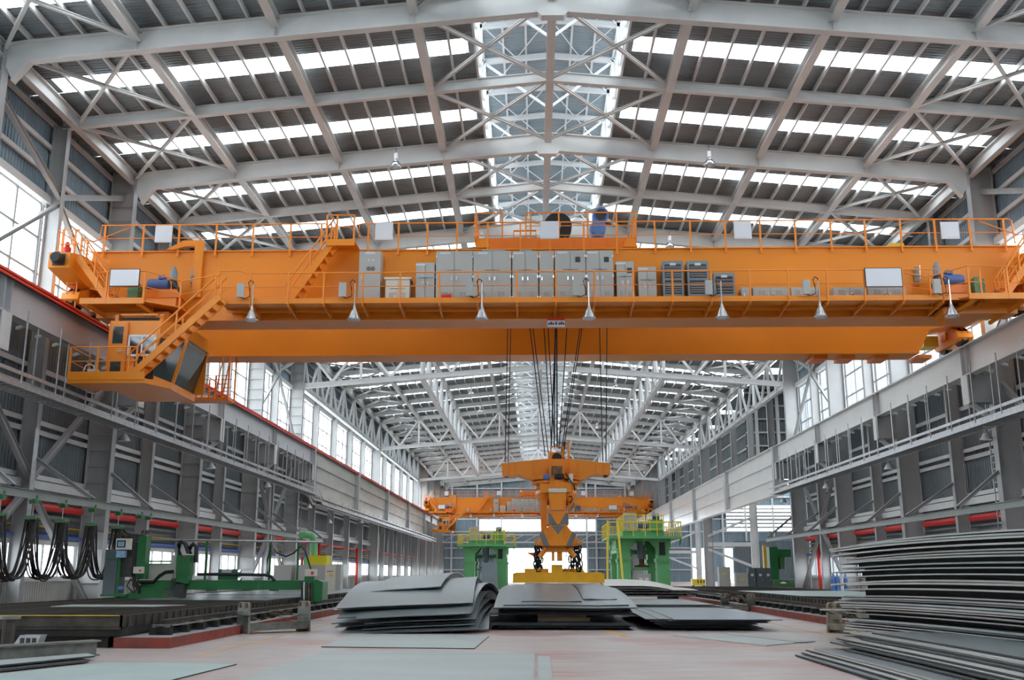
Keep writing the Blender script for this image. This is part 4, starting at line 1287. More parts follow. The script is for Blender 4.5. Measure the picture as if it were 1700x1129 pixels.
# ---- travel drives on the end platforms
def drive(s, lab):
    t = near(thing('travel_drive', lab, 'motor', (X(s, 16.2), 39.2, 12.05), 'crane travel drives'), 'travel drive motor on an end platform of the far crane')
    f = lambda d: X(s, d)
    DECK_Z = 12.4
    MB().box(min(f(16.3), f(15.1)), max(f(16.3), f(15.1)), 38.95, 39.55, 12.05, 12.42).out('stand_base', 'crane_orange', t)
    MB().box(f(16.9) - .22, f(16.9) + .22, 38.95, 39.5, 12.05, 12.4).out('stand_base', 'crane_orange', t)
    MB().prism([(f(16.3), DECK_Z + .02), (f(14.9), DECK_Z + .02), (f(15.1), DECK_Z + .36), (f(16.3), DECK_Z + .36)], 'y', 38.9, 39.6).out('stand', 'crane_orange_red', t)
    MB().lathe([(.1, -.45), (.22, -.42), (.25, -.3), (.25, .3), (.2, .42), (.1, .45)], (f(15.95), 39.2, DECK_Z + .62), 16, 'x').out('motor', 'motor_blue', t, True)
    MB().box(f(15.8) - .12, f(15.8) + .12, 39.0, 39.3, DECK_Z + .84, DECK_Z + 1.0).out('terminal_box', 'motor_blue', t)
    MB().lathe([(.08, 0), (.15, .05), (.15, .4), (.1, .5), (.05, .62)], (f(15.35), 39.15, DECK_Z + .75), 12).out('brake', 'rack_blue_grey', t, True)
    MB().lathe([(.2, -.06), (.2, .06)], (f(15.3), 39.2, DECK_Z + .6), 14, 'x').out('brake_disc', 'dark_grille', t, True)
    MB().tube([(f(15.3), 39.0, DECK_Z + .7), (f(15.0), 39.0, DECK_Z + .3)], .06, 6).out('brake_arm', 'dark_grille', t)
    MB().box(f(16.9) - .2, f(16.9) + .2, 38.95, 39.5, DECK_Z, DECK_Z + .62).out('gearbox', 'gear_green', t)
    MB().box(f(16.9) - .22, f(16.9) + .22, 38.93, 39.52, DECK_Z + .3, DECK_Z + .36).out('gearbox_flange', 'gear_green', t)
    MB().box(f(16.9) - .12, f(16.9) + .12, 39.05, 39.4, DECK_Z + .62, DECK_Z + .72).out('gearbox_cap', 'gear_green', t)
    MB().tube([(f(16.6), 39.2, DECK_Z + .5), (f(16.2), 39.2, DECK_Z + .55)], .06, 8).out('shaft', 'rail_orange', t)


drive(-1, 'blue travel motor and green gearbox on the left end platform')
drive(1, 'blue travel motor and green gearbox on the right end platform')

# ---- small fittings on the girder face
for px, py, lab in ((321, 460, 'small blue and grey lubricator pot on the girder at left'), (1522, 458, 'small blue and grey lubricator pot on the girder at right')):
    p = at(px, py, Y=Y1 - .12)
    t = near(thing('lubricator', lab, 'lubricator', p, 'lubricator pots'), 'small lubricator pot on the girder of the far crane')
    MB().lathe([(.04, -.3), (.1, -.25), (.1, -.05), (.13, -.03), (.13, .05), (.09, .07), (.09, .35), (.03, .38)], p, 12).out('pot', 'rack_blue_grey', t, True)
    MB().box(p.x - .1, p.x + .1, Y1 - .06, Y1, p.z - .4, p.z - .28).out('bracket', 'crane_orange_red', t)
    MB().tube([p + V((.12, 0, -.2)), p + V((.16, 0, .45))], .015, 5).out('lever', 'chrome', t)
p = at(741, 493, Y=38.9)
t = near(thing('siren', 'red siren horn on the walkway at the tall cabinets', 'siren', p, 'sirens'), 'red siren horn on the walkway of the far crane')
MB().lathe([(.09, -.2), (.1, 0), (.13, .18), (.16, .2)], p, 12, 'x').out('horn', 'red_paint', t, True)
MB().box(p.x - .05, p.x + .05, p.y - .05, p.y + .05, DECK_Z, p.z - .05).out('foot', 'rail_orange', t)
p = at(112, 408, Y=38.6)
t = near(thing('beacon', 'dark red warning beacon on the left end truck', 'beacon', (p.x, 38.6, 14.05), 'beacons'), 'warning beacon on the left end truck of the far crane')
MB().lathe([(.14, 0), (.16, .05), (.12, .12), (.16, .14), (.16, .36), (.1, .42), (.08, .6), (.03, .64)], (p.x, 38.6, 14.05), 14).out('lamp_body', 'red_paint', t, True)
MB().tube([(p.x + .14, 38.6, 14.0), (p.x + .14, 38.6, 15.1)], .02, 5).out('mast', 'rail_orange', t)

# ---- far crane: the same crane further down the hall
for o, lab in list(NEAR):
    copy_tree(o, (0, FAR_DY, 0), label=lab)

# ================================================================ lifting beam, ropes, magnet
YH = 44.2


def hp(cx, cy, y=None):
    return at(820 + cx / 4.343, 720 + cy / 4.343, Y=y or YH)


def hpoly(pts, y):
    return [(hp(a, b, y).x, hp(a, b, y).z) for a, b in pts]


lift = thing('lifting_beam', 'orange rotating lifting beam with grey chevrons hanging on black ropes', 'lifting beam', hp(460, 810))
for nm, pts in (('cross_arm', [(55, 215), (380, 180), (380, 335), (265, 332), (175, 296), (160, 303), (60, 303)]), ('cross_arm', [(545, 180), (840, 215), (837, 296), (740, 296), (728, 290), (628, 332), (545, 335)])):
    a = MB().prism(hpoly(pts, YH - .6), 'y', YH - .6, YH + .6).out(nm, 'crane_orange', lift)
    for i in (0, 1) if nm else ():
        pass
arm = MB().prism(hpoly([(380, 180), (545, 180), (545, 335), (380, 335)], YH - .6), 'y', YH - .5, YH + .6).out('cross_arm_centre', 'crane_orange', lift)
for xx in (105, 157, 285, 605, 735, 790):
    p = hp(xx, 250, YH - .6)
    MB().box(p.x - .015, p.x + .015, YH - .63, YH - .6, hp(xx, 300, YH - .6).z, hp(xx, 215, YH - .6).z).out('arm_rib', 'crane_orange_red', arm)
for xx in (90, 803):
    p = hp(xx, 303)
    MB().box(p.x - .08, p.x + .08, YH - .3, YH + .3, p.z - .06, p.z).out('rope_anchor', 'black_rubber', lift)
c = hp(450, 340)
zz = lambda cy: hp(450, cy).z
mw = lambda px: px / 166.0
MB().lathe([(mw(150), zz(345)), (mw(185), zz(340)), (mw(185), zz(325)), (mw(165), zz(322))][::-1] + [(mw(185), zz(352)), (mw(185), zz(368)), (mw(150), zz(375)), (mw(150), zz(400)), (mw(135), zz(405)), (mw(150), zz(430)), (mw(150), zz(460)), (mw(110), zz(520)), (mw(80), zz(525))], (c.x, YH, 0), 24).out('slewing_ring', 'crane_orange', lift, True)
for i in range(18):
    a_ = i * 2 * math.pi / 18
    MB().lathe([(.03, 0), (.03, .07)], (c.x + mw(172) * math.cos(a_), YH + mw(172) * math.sin(a_), zz(325)), 6).out('ring_bolt', 'crane_orange_red', lift)
yf = YH - 1.35
MB().prism(hpoly([(335, 470), (385, 470), (385, 690), (340, 710)], yf), 'y', yf + .5, yf + 1.0).out('guide_leg', 'crane_orange', lift)
MB().prism(hpoly([(540, 470), (575, 480), (545, 560), (530, 560)], yf), 'y', yf + .5, yf + 1.0).out('guide_leg', 'crane_orange', lift)
mast = MB().prism(hpoly([(400, 225), (505, 225), (505, 400), (400, 400)], yf), 'y', yf - .05, YH - .5).out('mast', 'crane_orange', lift)
MB().prism(hpoly([(415, 235), (492, 235), (492, 300), (415, 300)], yf), 'y', yf - .09, yf - .05).out('mast_recess_shade', 'rust_shade_brown', mast)  # brown plate paints the recess shade onto the orange mast
MB().prism(hpoly([(440, 335), (470, 335), (470, 400), (440, 400)], yf), 'y', yf - .12, yf - .05).out('mast_rib', 'crane_orange', mast)
MB().prism(hpoly([(330, 360), (400, 360), (400, 425), (330, 425)], yf), 'y', yf, yf + .5).out('gear_housing', 'crane_orange', lift)
MB().prism(hpoly([(505, 350), (560, 350), (560, 420), (505, 420)], yf), 'y', yf, yf + .5).out('gear_housing', 'crane_orange', lift)
p = hp(378, 315, yf)
MB().lathe([(.1, -.14), (.13, -.1), (.13, .1), (.1, .14)], (p.x, yf - .1, p.z), 14, 'x').out('slew_motor', 'motor_blue', lift, True)
p = hp(470, 310, yf)
MB().lathe([(.1, -.2), (.13, -.1), (.13, .1), (.1, .2)], (p.x, yf - .15, p.z), 14, 'x').out('drive_coupling', 'black_rubber', lift, True)
blk = MB().prism(hpoly([(395, 425), (520, 425), (515, 555), (405, 555)], yf), 'y', yf - .35, yf + .2).out('counter_block', 'crane_orange', lift)
MB().prism(hpoly([(392, 400), (522, 400), (522, 428), (392, 428)], yf), 'y', yf - .4, yf + .2).out('block_cap', 'beige_panel', blk)
for pts in ([(400, 480), (412, 480), (412, 560), (400, 560)], [(500, 480), (513, 480), (513, 560), (500, 560)]):
    MB().prism(hpoly(pts, yf), 'y', yf - .38, yf - .34).out('block_edge', 'crane_orange_red', blk)
body = MB().prism(hpoly([(390, 570), (535, 570), (540, 655), (385, 655)], yf), 'y', yf - .2, YH + .6).out('upper_yoke', 'crane_orange', lift)
for pts in ([(390, 575), (408, 575), (452, 652), (395, 652), (390, 620)], [(535, 575), (515, 575), (470, 652), (530, 652), (535, 620)]):
    MB().prism(hpoly(pts, yf - .2), 'y', yf - .21, yf - .199).out('chevron_stripe', 'stripe_grey', body)
yk_ = MB().prism(hpoly([(402, 658), (518, 658), (612, 765), (632, 770), (635, 795), (612, 810), (315, 810), (292, 795), (295, 770), (315, 765)], yf), 'y', yf - .25, YH + .6).out('lower_yoke', 'crane_orange', lift)
for pts in ([(412, 660), (515, 660), (462, 728)], [(328, 728), (358, 705), (402, 808), (358, 808)], [(592, 728), (568, 705), (520, 808), (562, 808)]):
    MB().prism(hpoly(pts, yf - .25), 'y', yf - .262, yf - .249).out('chevron_stripe', 'stripe_grey', yk_)
for xx in (402, 518):
    MB().prism(hpoly([(xx - 3, 660), (xx + 3, 660), (xx + 3, 760), (xx - 3, 760)], yf - .25), 'y', yf - .32, yf - .25).out('yoke_rib', 'crane_orange', yk_)
for xx in (312, 608):
    p = hp(xx, 785, yf)
    MB().lathe([(.13, -.08), (.13, .1)], (p.x, yf - .25, p.z), 14, 'y').out('eye_boss', 'crane_orange', yk_, True)
    MB().lathe([(.06, -.14), (.06, .1)], (p.x, yf - .25, p.z), 12, 'y').out('pin', 'chrome', yk_, True)
for a, b in (((375, 825), (330, 890)), ((545, 825), (580, 890))):
    MB().tube([hp(*a, yf), hp(*b, yf)], .11, 8).out('yoke_strut', 'crane_orange', lift)
for xx in (427, 466, 484):
    MB().prism(hpoly([(xx - 10, 815), (xx + 10, 815), (xx + 10, 918), (xx - 10, 918)], yf), 'y', yf + .1, yf + .4).out('guide_pin', 'crane_orange', lift)
MB().prism(hpoly([(345, 810), (575, 810), (560, 850), (375, 850)], yf), 'y', yf, YH + .5).out('yoke_bottom', 'crane_orange', lift)
MB().prism(hpoly([(235, 860), (300, 855), (330, 860), (330, 885), (295, 890)], YH + .8), 'y', YH + .6, YH + 1.2).out('rear_arm', 'crane_orange_red', lift)
for s_, xs_ in ((-1, 410), (1, 498)):
    MB().box(hp(xs_, 200).x - .03, hp(xs_, 200).x + .03, YH - .3, YH - .24, zz(180), zz(95)).out('sheave_frame', 'crane_orange', lift)
MB().prism(hpoly([(390, 190), (495, 190), (495, 150), (480, 140), (405, 140), (390, 150)], YH), 'y', YH - .4, YH + .4).out('sheave_block', 'crane_orange', lift)
MB().tube([hp(412, 140), hp(412, 95), hp(492, 95), hp(492, 140)], .03, 6).out('sheave_guard', 'crane_orange', lift)
MB().lathe([(.2, -.05), (.22, 0), (.2, .05)], hp(455, 175, YH - .42), 18, 'y').out('sheave', 'black_rubber', lift, True)
MB().box(hp(538, 200).x - .045, hp(538, 200).x + .045, YH - .2, YH - .1, zz(285), zz(48)).out('cable_post', 'crane_orange', lift)
MB().tube([hp(507, 60), hp(500, 110), hp(505, 200), hp(512, 280)], .07, 8).out('cable_bundle', 'black_rubber', lift, True)
MB().prism(hpoly([(540, 288), (570, 288), (570, 375), (540, 350)], yf), 'y', yf, yf + .4).out('terminal_box', 'beige_panel', lift)
MB().tube([hp(515, 285, yf), hp(540, 320, yf), hp(575, 370, yf - .1), hp(585, 410, yf)], .03, 6).out('hose', 'black_rubber', lift, True)
MB().tube([hp(540, 455, yf), hp(558, 450, yf), hp(565, 475, yf), hp(550, 500, yf), hp(540, 490, yf)], .03, 6).out('hose', 'black_rubber', lift, True)
MB().tube([hp(838, 210), hp(855, 225), hp(857, 245), hp(842, 262)], .02, 5).out('hose', 'black_rubber', lift, True)

# ropes from the trolley
zr = tz
ROPES = [((843, 545), (838.5, 768)), ((847.5, 545), (843.5, 768)), ((880, 545), (905, 757)), ((885, 545), (911, 757)), ((903, 545), (916, 745)), ((910, 545), (921, 745)), ((941, 545), (928, 745)), ((963, 545), (931, 757)), ((966, 545), (934, 757)),
         ((996, 545), (1000.5, 766)), ((1007, 545), (1006, 766)), ((922, 545), (920, 742)), ((924, 545), (925, 742)), ((922.5, 545), (915, 745))]
for i, (a, b) in enumerate(ROPES):
    p, q = at(*a, Y=YH), at(*b, Y=YH)
    t_ = (zr - q.z) / (p.z - q.z)
    topp = q + (p - q) * t_
    topp.y = YH - .3 + .6 * (i % 2)
    MB().tube([topp, q], .022 if i < 11 else .032, 6).out('hoist_rope', 'rope_black', lift)

# magnet beam
my0, my1 = YH - 1.1, YH + .9
mp = lambda a, b: hp(a, b, my0)
mg = thing('magnet_beam', 'yellow lifting magnet beam lying on the middle plate stack', 'magnet', (mp(465, 1075).x, YH, mp(465, 1075).z))
mb = MB().prism([(mp(a, b).x, mp(a, b).z) for a, b in ((135, 1012), (160, 1000), (770, 1000), (797, 1012), (797, 1075), (135, 1075))], 'y', my0, my0 + .6).out('front_beam', 'magnet_yellow', mg)
MB().prism([(mp(a, b).x, mp(a, b).z) for a, b in ((140, 1006), (792, 1006), (792, 1012), (140, 1012))], 'y', my0 - .02, my0).out('top_lip', 'magnet_yellow', mb)
MB().prism([(mp(a, b).x, mp(a, b).z) for a, b in ((150, 1005), (790, 1005), (790, 1075), (150, 1075))], 'y', my1 - .5, my1).out('rear_beam', 'magnet_yellow', mg)
for a, b in ((220, 395), (500, 640)):
    MB().box(mp(a, 1000).x, mp(b, 1000).x, my0 + .5, my1 - .4, mp(a, 1000).z - .05, mp(a, 972).z).out('cross_plate', 'magnet_yellow', mg)
MB().box(mp(415, 1000).x, mp(495, 1000).x, my0 + .1, my0 + .6, mp(a, 1000).z, mp(a, 945).z).out('centre_box', 'magnet_yellow', mg)
for xx in (300, 628):
    p = mp(xx, 983)
    MB().lathe([(.05, -.12), (.1, -.12), (.1, .12), (.05, .12)], (p.x, my0 + .2, p.z), 14, 'y').out('lifting_eye', 'magnet_yellow', mg, True)
    MB().prism([(p.x - .2, p.z - .12), (p.x + .2, p.z - .12), (p.x + .08, p.z + .02), (p.x - .08, p.z + .02)], 'y', my0 + .12, my0 + .28).out('eye_plate', 'magnet_yellow', mg)
# chains
lk = [(.045 * math.cos(t * math.pi / 4) * 1.2, 0, .03 * math.sin(t * math.pi / 4) + (.07 if t in (1, 2, 3) else -.07 if t in (5, 6, 7) else 0)) for t in range(8)]
LINK = MB().tube([(a * 1.9, b, c * 1.5) for a, b, c in lk], .036, 5, closed=True, up=(0, 1, 0)).mesh('chain_link', 'chain_black', True)
for i, (xx, y, xe) in enumerate(((312, yf - .2, 302), (345, YH + .5, 335), (608, yf - .2, 625), (575, YH + .5, 590), (318, YH + .1, 310), (615, YH + .1, 600), (330, yf + .3, 322), (592, yf + .3, 612), (560, YH + .2, 565))):
    p, q = hp(xx, 800, yf), mp(xe, 970)
    p.y, q.y = y, y if i > 3 else (my0 + .2 if y < YH else my1 - .25)
    cn = thing('lifting_chain', ('black lifting chain at the left end of the yoke', 'black lifting chain at the right end of the yoke')[xx > 460] , 'chain', q, 'black lifting chains')
    n = int((p - q).length / .19)
    for j in range(n + 1):
        o = put('chain_link', LINK, cn, p + (q - p) * (j / n))
        o.rotation_euler.z = 0 if j % 2 else math.pi / 2
for i in range(6):
    a = hp(520 + i * 9, 815, yf)
    b = mp(500 + i * 25, 995)
    m_ = (a + b) / 2 + V((.12 * (-1) ** i, 0, -.25))
    MB().tube([a, a * .7 + m_ * .3 + V((0, 0, -.1)), m_, b * .7 + m_ * .3, b], .014, 5).out('magnet_cable', 'black_rubber', mg, True)

# ================================================================ things on the floor
rnd = random.Random(5)
ORD = ['first', 'second', 'third', 'fourth', 'fifth', 'sixth', 'seventh', 'eighth', 'ninth', 'tenth', 'eleventh', 'twelfth', 'thirteenth', 'fourteenth', 'fifteenth', 'sixteenth', 'seventeenth', 'eighteenth', 'nineteenth',
       'twentieth', 'twenty-first', 'twenty-second', 'twenty-third', 'twenty-fourth', 'twenty-fifth', 'twenty-sixth', 'twenty-seventh', 'twenty-eighth', 'twenty-ninth', 'thirtieth', 'thirty-first', 'thirty-second', 'thirty-third', 'thirty-fourth']


def plate(name, corners, zf, th, mt, nu=6, nv=10, edge='plate_edge'):
    """a steel plate: bilinear patch between four corners, bent by zf(u, v)"""
    a, b, c, d = [V((p[0], p[1])) for p in corners]
    vs, fs = [], []
    W = nu + 1
    for t in (0, 1):
        for j in range(nv + 1):
            for i in range(nu + 1):
                u, v = i / nu, j / nv
                p = (a * (1 - u) + b * u) * (1 - v) + (d * (1 - u) + c * u) * v
                vs.append((p.x, p.y, zf(u, v) + (0 if t else -th)))
    n = W * (nv + 1)
    for j in range(nv):
        for i in range(nu):
            k = j * W + i
            fs.append((k + n, k + n + 1, k + n + W + 1, k + n + W))
            fs.append((k, k + W, k + W + 1, k + 1))
    ns = len(fs)
    ring = [i for i in range(W)] + [j * W + nu for j in range(1, nv + 1)] + [nv * W + i for i in range(nu - 1, -1, -1)] + [j * W for j in range(nv - 1, 0, -1)]
    for q, k in enumerate(ring):
        k2 = ring[(q + 1) % len(ring)]
        fs.append((k, k2, k2 + n, k + n))
    me = bpy.data.meshes.new(name)
    me.from_pydata(vs, [], fs)
    me.materials.append(MATS[mt])
    me.materials.append(MATS[edge])
    me.polygons.foreach_set('material_index', [0] * ns + [1] * (len(fs) - ns))
    me.polygons.foreach_set('use_smooth', [True] * len(fs))
    me.set_sharp_from_angle(angle=math.radians(30))
    return put(name, me)


def rect(x0, x1, y0, y1, rot=0.0, jx=0, jy=0):
    cx, cy = (x0 + x1) / 2 + jx, (y0 + y1) / 2 + jy
    co, si = math.cos(rot), math.sin(rot)
    return [(cx + (x - (x0 + x1) / 2) * co - (y - (y0 + y1) / 2) * si, cy + (x - (x0 + x1) / 2) * si + (y - (y0 + y1) / 2) * co) for x, y in ((x0, y0), (x1, y0), (x1, y1), (x0, y1))]


# ---- plates lying flat in the foreground
flat = lambda z: (lambda u, v: z)
tag(plate('steel_plate', [(-4.6, 15.0), (-.02, 15.0), (.0, 21.68), (-4.42, 22.24)], flat(.02), .018, 'plate_pale'), 'large pale grey green plate lying flat in the centre foreground', 'steel plate')
tag(plate('steel_plate', [(.06, 15.0), (.27, 15.0), (.29, 20.91), (.05, 21.0)], flat(.02), .018, 'plate_pale'), 'narrow pale strip beside the large plate in the centre foreground', 'steel plate')
tag(plate('steel_plate', [(-4.77, 23.5), (-1.31, 23.01), (-1.19, 27.59), (-4.85, 28.6)], flat(.022), .02, 'plate_pale', edge='plate_dark'), 'grey plate with dark edge lying flat before the left stack', 'steel plate')
tag(plate('steel_plate', [(-9.2, 15.6), (-5.6, 15.6), (-5.38, 19.02), (-7.85, 19.25)], flat(.022), .02, 'plate_green', edge='plate_dark'), 'bluish green plate with dark edge at the bottom left', 'steel plate')
tag(plate('steel_plate', [(5.26, 24.1), (6.2, 25.1), (5.1, 28.7), (3.67, 27.96)], flat(.022), .02, 'plate_pale'), 'pale plate lying skewed on the open floor right of centre', 'steel plate')
tag(plate('steel_plate', [(6.25, 25.1), (6.75, 25.5), (5.3, 28.9), (5.05, 28.8)], flat(.035), .02, 'plate_pale'), 'narrow pale strip beside the skewed plate on the floor', 'steel plate')

# ---- left stack: arched plates
GL = 'plates of the left arched stack'
for i in range(13):
    f = i / 12
    fz, top = .13 + .70 * f, .40 + 1.12 * f
    y0 = 28.9 + rnd.uniform(-.1, .9)
    x0 = -5.65 + rnd.uniform(-.1, 1.1) * (0 if i == 10 else 1)
    x1 = -1.6 + rnd.uniform(-.35, .25)
    y1 = 41.5 + rnd.uniform(-.4, .6)
    if i == 12:
        x0, x1, y0 = -4.85, -2.75, 31.2
        fz, top = 1.2, 1.58

    dr = rnd.uniform(.0, .15) if i < 10 else .03

    def zf(u, v, fz=fz, top=top, dr=dr):
        k = 1 - abs(2 * v - 1) ** 2.0
        return max(.03, fz - dr * max(0, (.14 - v) / .14)) + (top - fz) * k + .17 * (u - .5) + .012 * math.sin(5 * u + 3 * v)
    o = plate('steel_plate', rect(x0, x1, y0, y1, rnd.uniform(-.035, .035)), zf, .024, 'plate_steel', 5, 28, 'plate_dark' if i % 3 else 'plate_steel')
    tag(o, 'topmost narrow plate on the arched stack left of the magnet' if i == 12 else 'wide uppermost plate of the arched stack left of the magnet' if i == 11 else 'lowest plate on the floor under the left arched stack' if i == 0 else ORD[12 - i] + ' plate from the top of the arched left stack', 'steel plate', GL)

# ---- middle stack under the magnet
GM = 'plates of the middle stack under the magnet'
for i in range(6):
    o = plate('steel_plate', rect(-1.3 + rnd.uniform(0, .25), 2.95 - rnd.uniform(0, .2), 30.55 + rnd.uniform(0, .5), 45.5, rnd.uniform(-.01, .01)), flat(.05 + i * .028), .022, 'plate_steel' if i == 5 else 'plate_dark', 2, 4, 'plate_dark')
    tag(o, ORD[i] + ' plate up from the floor in the middle stack', 'steel plate', GM)
for i in range(12):
    f = min(i, 10) / 10
    fz, top = .44 + .24 * f, .62 + .59 * f
    x0, x1 = -1.25 + rnd.uniform(-.1, .55), 2.9 + rnd.uniform(-.5, .1)
    y0 = 31.0 + rnd.uniform(-.1, .7)
    if i == 10:
        x0, x1, y0 = -.4, 1.45, 32.0
        fz = .79
    if i == 11:
        x0, x1, y0 = 1.5, 2.55, 32.6
        fz = .84
    if i == 9:
        x0, x1, y0 = -.95, 2.8, 31.3
        fz = .70
    if i == 8:
        x0, x1, y0 = -1.25, 3.0, 30.9

    def zf(u, v, fz=fz, top=top):
        k = min(1, v / .45)
        k = 1 - (1 - k) ** 2
        k2 = max(0, (v - .8) / .2)
        return fz + (top - fz) * k * (1 - .5 * k2 * k2) + .01 * math.sin(7 * u)
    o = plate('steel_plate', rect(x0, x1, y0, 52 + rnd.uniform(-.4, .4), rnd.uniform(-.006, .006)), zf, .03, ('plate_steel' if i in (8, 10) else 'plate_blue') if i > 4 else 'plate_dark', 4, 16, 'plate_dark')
    tag(o, 'small topmost plate at the left in front of the magnet' if i == 10 else 'small topmost plate at the right in front of the magnet' if i == 11 else 'blue grey plate just below the topmost one on the middle stack' if i == 9 else 'wide blue grey plate overhanging the front of the middle stack' if i == 8 else ORD[11 - i] + ' plate from the top of the middle stack', 'steel plate', GM)
for n_, (x0, x1, y, z0, z1) in enumerate(((.1, 1.65, 31.5, .21, .33), (.1, 1.55, 31.55, .33, .42), (-.9, 2.6, 37, .21, .5), (-.9, 2.6, 43, .21, .55))):
    tag(MB().prism([(x0, z0), (x1, z0), (x1 + .02, z1), (x0 - .02, z1)], 'y', y, y + .25).out('timber_block', 'wood'), ('lower timber block at the front of the middle stack', 'upper timber block at the front of the middle stack', 'long timber bearer hidden midway in the middle stack', 'long timber bearer under the magnet in the middle stack')[n_], 'timber', 'timber bearers')

# ---- low right stack and the plates behind it
GR = 'plates of the low stack right of the middle one'
for i in range(7):
    x0, x1 = 3.15 + .12 * (6 - i) + rnd.uniform(-.05, .1), 7.0 - .25 * (6 - i) * rnd.uniform(.2, 1)
    if i == 6:
        x0, x1 = 4.0, 7.1
    y0 = 30.0 + .12 * (6 - i) + rnd.uniform(0, .3)
    lift_ = .06 + i * .045
    zf = lambda u, v, L=lift_: L + .05 * math.sin(math.pi * v)
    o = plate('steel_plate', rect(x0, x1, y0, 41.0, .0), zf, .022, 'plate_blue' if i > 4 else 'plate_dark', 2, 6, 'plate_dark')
    tag(o, 'broad blue grey plate on top of the low right stack' if i == 6 else ORD[6 - i] + ' layer from the top of the low right stack', 'steel plate', GR)
for j, (x0, x1) in enumerate(((3.2, 3.55), (3.58, 3.95))):
    o = plate('steel_plate', rect(x0, x1, 30.4, 41.0), lambda u, v: .335 + .05 * math.sin(math.pi * v), .02, 'plate_blue', 1, 6, 'plate_dark')
    tag(o, ('outer', 'inner')[j] + ' narrow strip along the left edge of the low right stack', 'steel plate', GR)
for i in range(3):
    o = plate('steel_plate', rect(3.4 + .2 * i, 7.9 - .3 * i, 41.6 + .3 * i, 52), flat(.3 + .05 * i), .022, 'plate_steel', 2, 2, 'plate_dark')
    tag(o, ('bottom', 'middle', 'top')[i] + ' plate of the flat pile behind the low right stack', 'steel plate', 'plates behind the low right stack')
GC = 'cream plates before the right press'
for i, (zb0, x1) in enumerate(((.62, 8.0), (.75, 8.1), (.88, 8.2), (1.2, 7.6), (1.3, 7.4))):
    zf = lambda u, v, z=zb0: z - (.32 * max(0, (u - .45) / .55) ** 2 if z > 1 else .02 * u) - (.28 if z > 1 else .05) * max(0, 1 - v / .5) ** 2
    o = plate('steel_plate', rect(3.5, x1, 52.0 + .1 * i, 62), zf, .05, 'plate_cream', 10, 8, 'plate_dark')
    tag(o, 'topmost cream plate drooping to the right before the green press' if i == 4 else ORD[4 - i] + ' cream plate from the top before the right green press', 'steel plate', GC)
for x in (4.2, 7.2):
    tag(MB().prism([(54.3, 0), (61.5, 0), (61.2, .57), (54.6, .57)], 'x', x, x + .3).out('timber_block', 'table_dark'), ('dark bearer under the left of the cream plates', 'dark bearer under the right of the cream plates')[x > 5], 'bearer', 'bearers under the cream plates')
tag(MB().prism([(54.3, .9), (61.5, .9), (61.5, 1.14), (54.3, 1.14)], 'x', 5.0, 5.3).out('timber_block', 'wood'), 'bearer between the layers of cream plates', 'bearer')
for i in range(20):
    a = V((7.4 + rnd.uniform(0, 1.5), 49 + rnd.uniform(0, 3), .05 + rnd.uniform(0, .12)))
    b = a + V((rnd.uniform(-.6, .6), rnd.uniform(-.6, .6), 0))
    b.z = .04
    tag(MB().tube([a, (a + b) / 2 + V((0, 0, rnd.uniform(0, .15))), b], .035, 5).out('scrap_offcut', 'table_dark'), 'dark twisted offcut in the scrap heap by the right cutting table', 'scrap', 'offcuts in the scrap heap')

# ---- tall stack at the right
GT_ = 'plates of the tall right stack'
Dv, Nv = V((.12, -.993)), V((.993, .12))
gaps = [.046 + (.07 if rnd.random() < .42 else .008) + (.04 if k in (9, 16, 21, 25) else 0) for k in range(29)]
ksc = 2.34 / sum(gaps)
z = .04
i = 0
NB = 29
while i < NB:
    f = i / NB
    zprev = z
    z += gaps[i] * ksc
    st = rnd.uniform(-.5, .9) - (1.0 if i in (9, 18) else 0)
    p0 = V((7.5, 26.0)) + Dv * st + Nv * rnd.uniform(-.10, .12)
    L = 11.0 - st
    rot = rnd.uniform(-.008, .008)
    d = V((Dv.x * math.cos(rot) - Dv.y * math.sin(rot), Dv.x * math.sin(rot) + Dv.y * math.cos(rot)))
    n_ = V((-d.y, d.x))
    W_ = 3.2
    cs = [p0, p0 + d * L, p0 + d * L + n_ * W_, p0 + n_ * W_]
    bow = .02 + .09 * f + (.06 if i in (9, 18) else 0)
    zf = lambda u, v, z=z, b=bow: z - b * max(0, (.5 - u) / .5) ** 2 - .8 * b * max(0, (u - .55) / .45) ** 2
    mt = rnd.choice(['plate_steel', 'plate_dark', 'plate_dark', 'plate_steel'])  # dark faces paint in the shadow under the plates
    th_p = rnd.choice([.026, .034, .04])
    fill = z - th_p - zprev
    if fill > .02 and i:  # added dark filler blacks out gaps where light came through
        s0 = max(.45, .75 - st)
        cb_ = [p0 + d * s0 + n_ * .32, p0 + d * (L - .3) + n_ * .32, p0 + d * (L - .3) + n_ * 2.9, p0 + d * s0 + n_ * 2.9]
        tag(plate('gap_filler', cb_, lambda u, v, zf=zf, t=th_p, a=s0 / L: zf(a + (1 - a) * u, v) - t, fill, 'table_dark', 12, 1, 'table_dark'), 'added dark gap filler under the ' + ORD[NB - 1 - i] + ' plate from the top of the tall stack', 'gap filler', 'gap fillers inside the tall right stack')
    o = plate('steel_plate', cs, zf, th_p, mt, 12, 2, rnd.choice(['plate_edge', 'plate_edge', 'plate_edge', 'plate_pale']))
    tag(o, 'topmost plate of the tall leaning stack at the right' if i == NB - 1 else 'warped plate whose end sticks out low in the tall right stack' if i == 9 else 'warped plate whose end sticks out high in the tall right stack' if i == 18 else 'lowest plate of the tall right stack' if i == 0 else ORD[NB - 1 - i] + ' plate from the top of the tall right stack', 'steel plate', GT_)
    i += 1
STACK_TOP = z
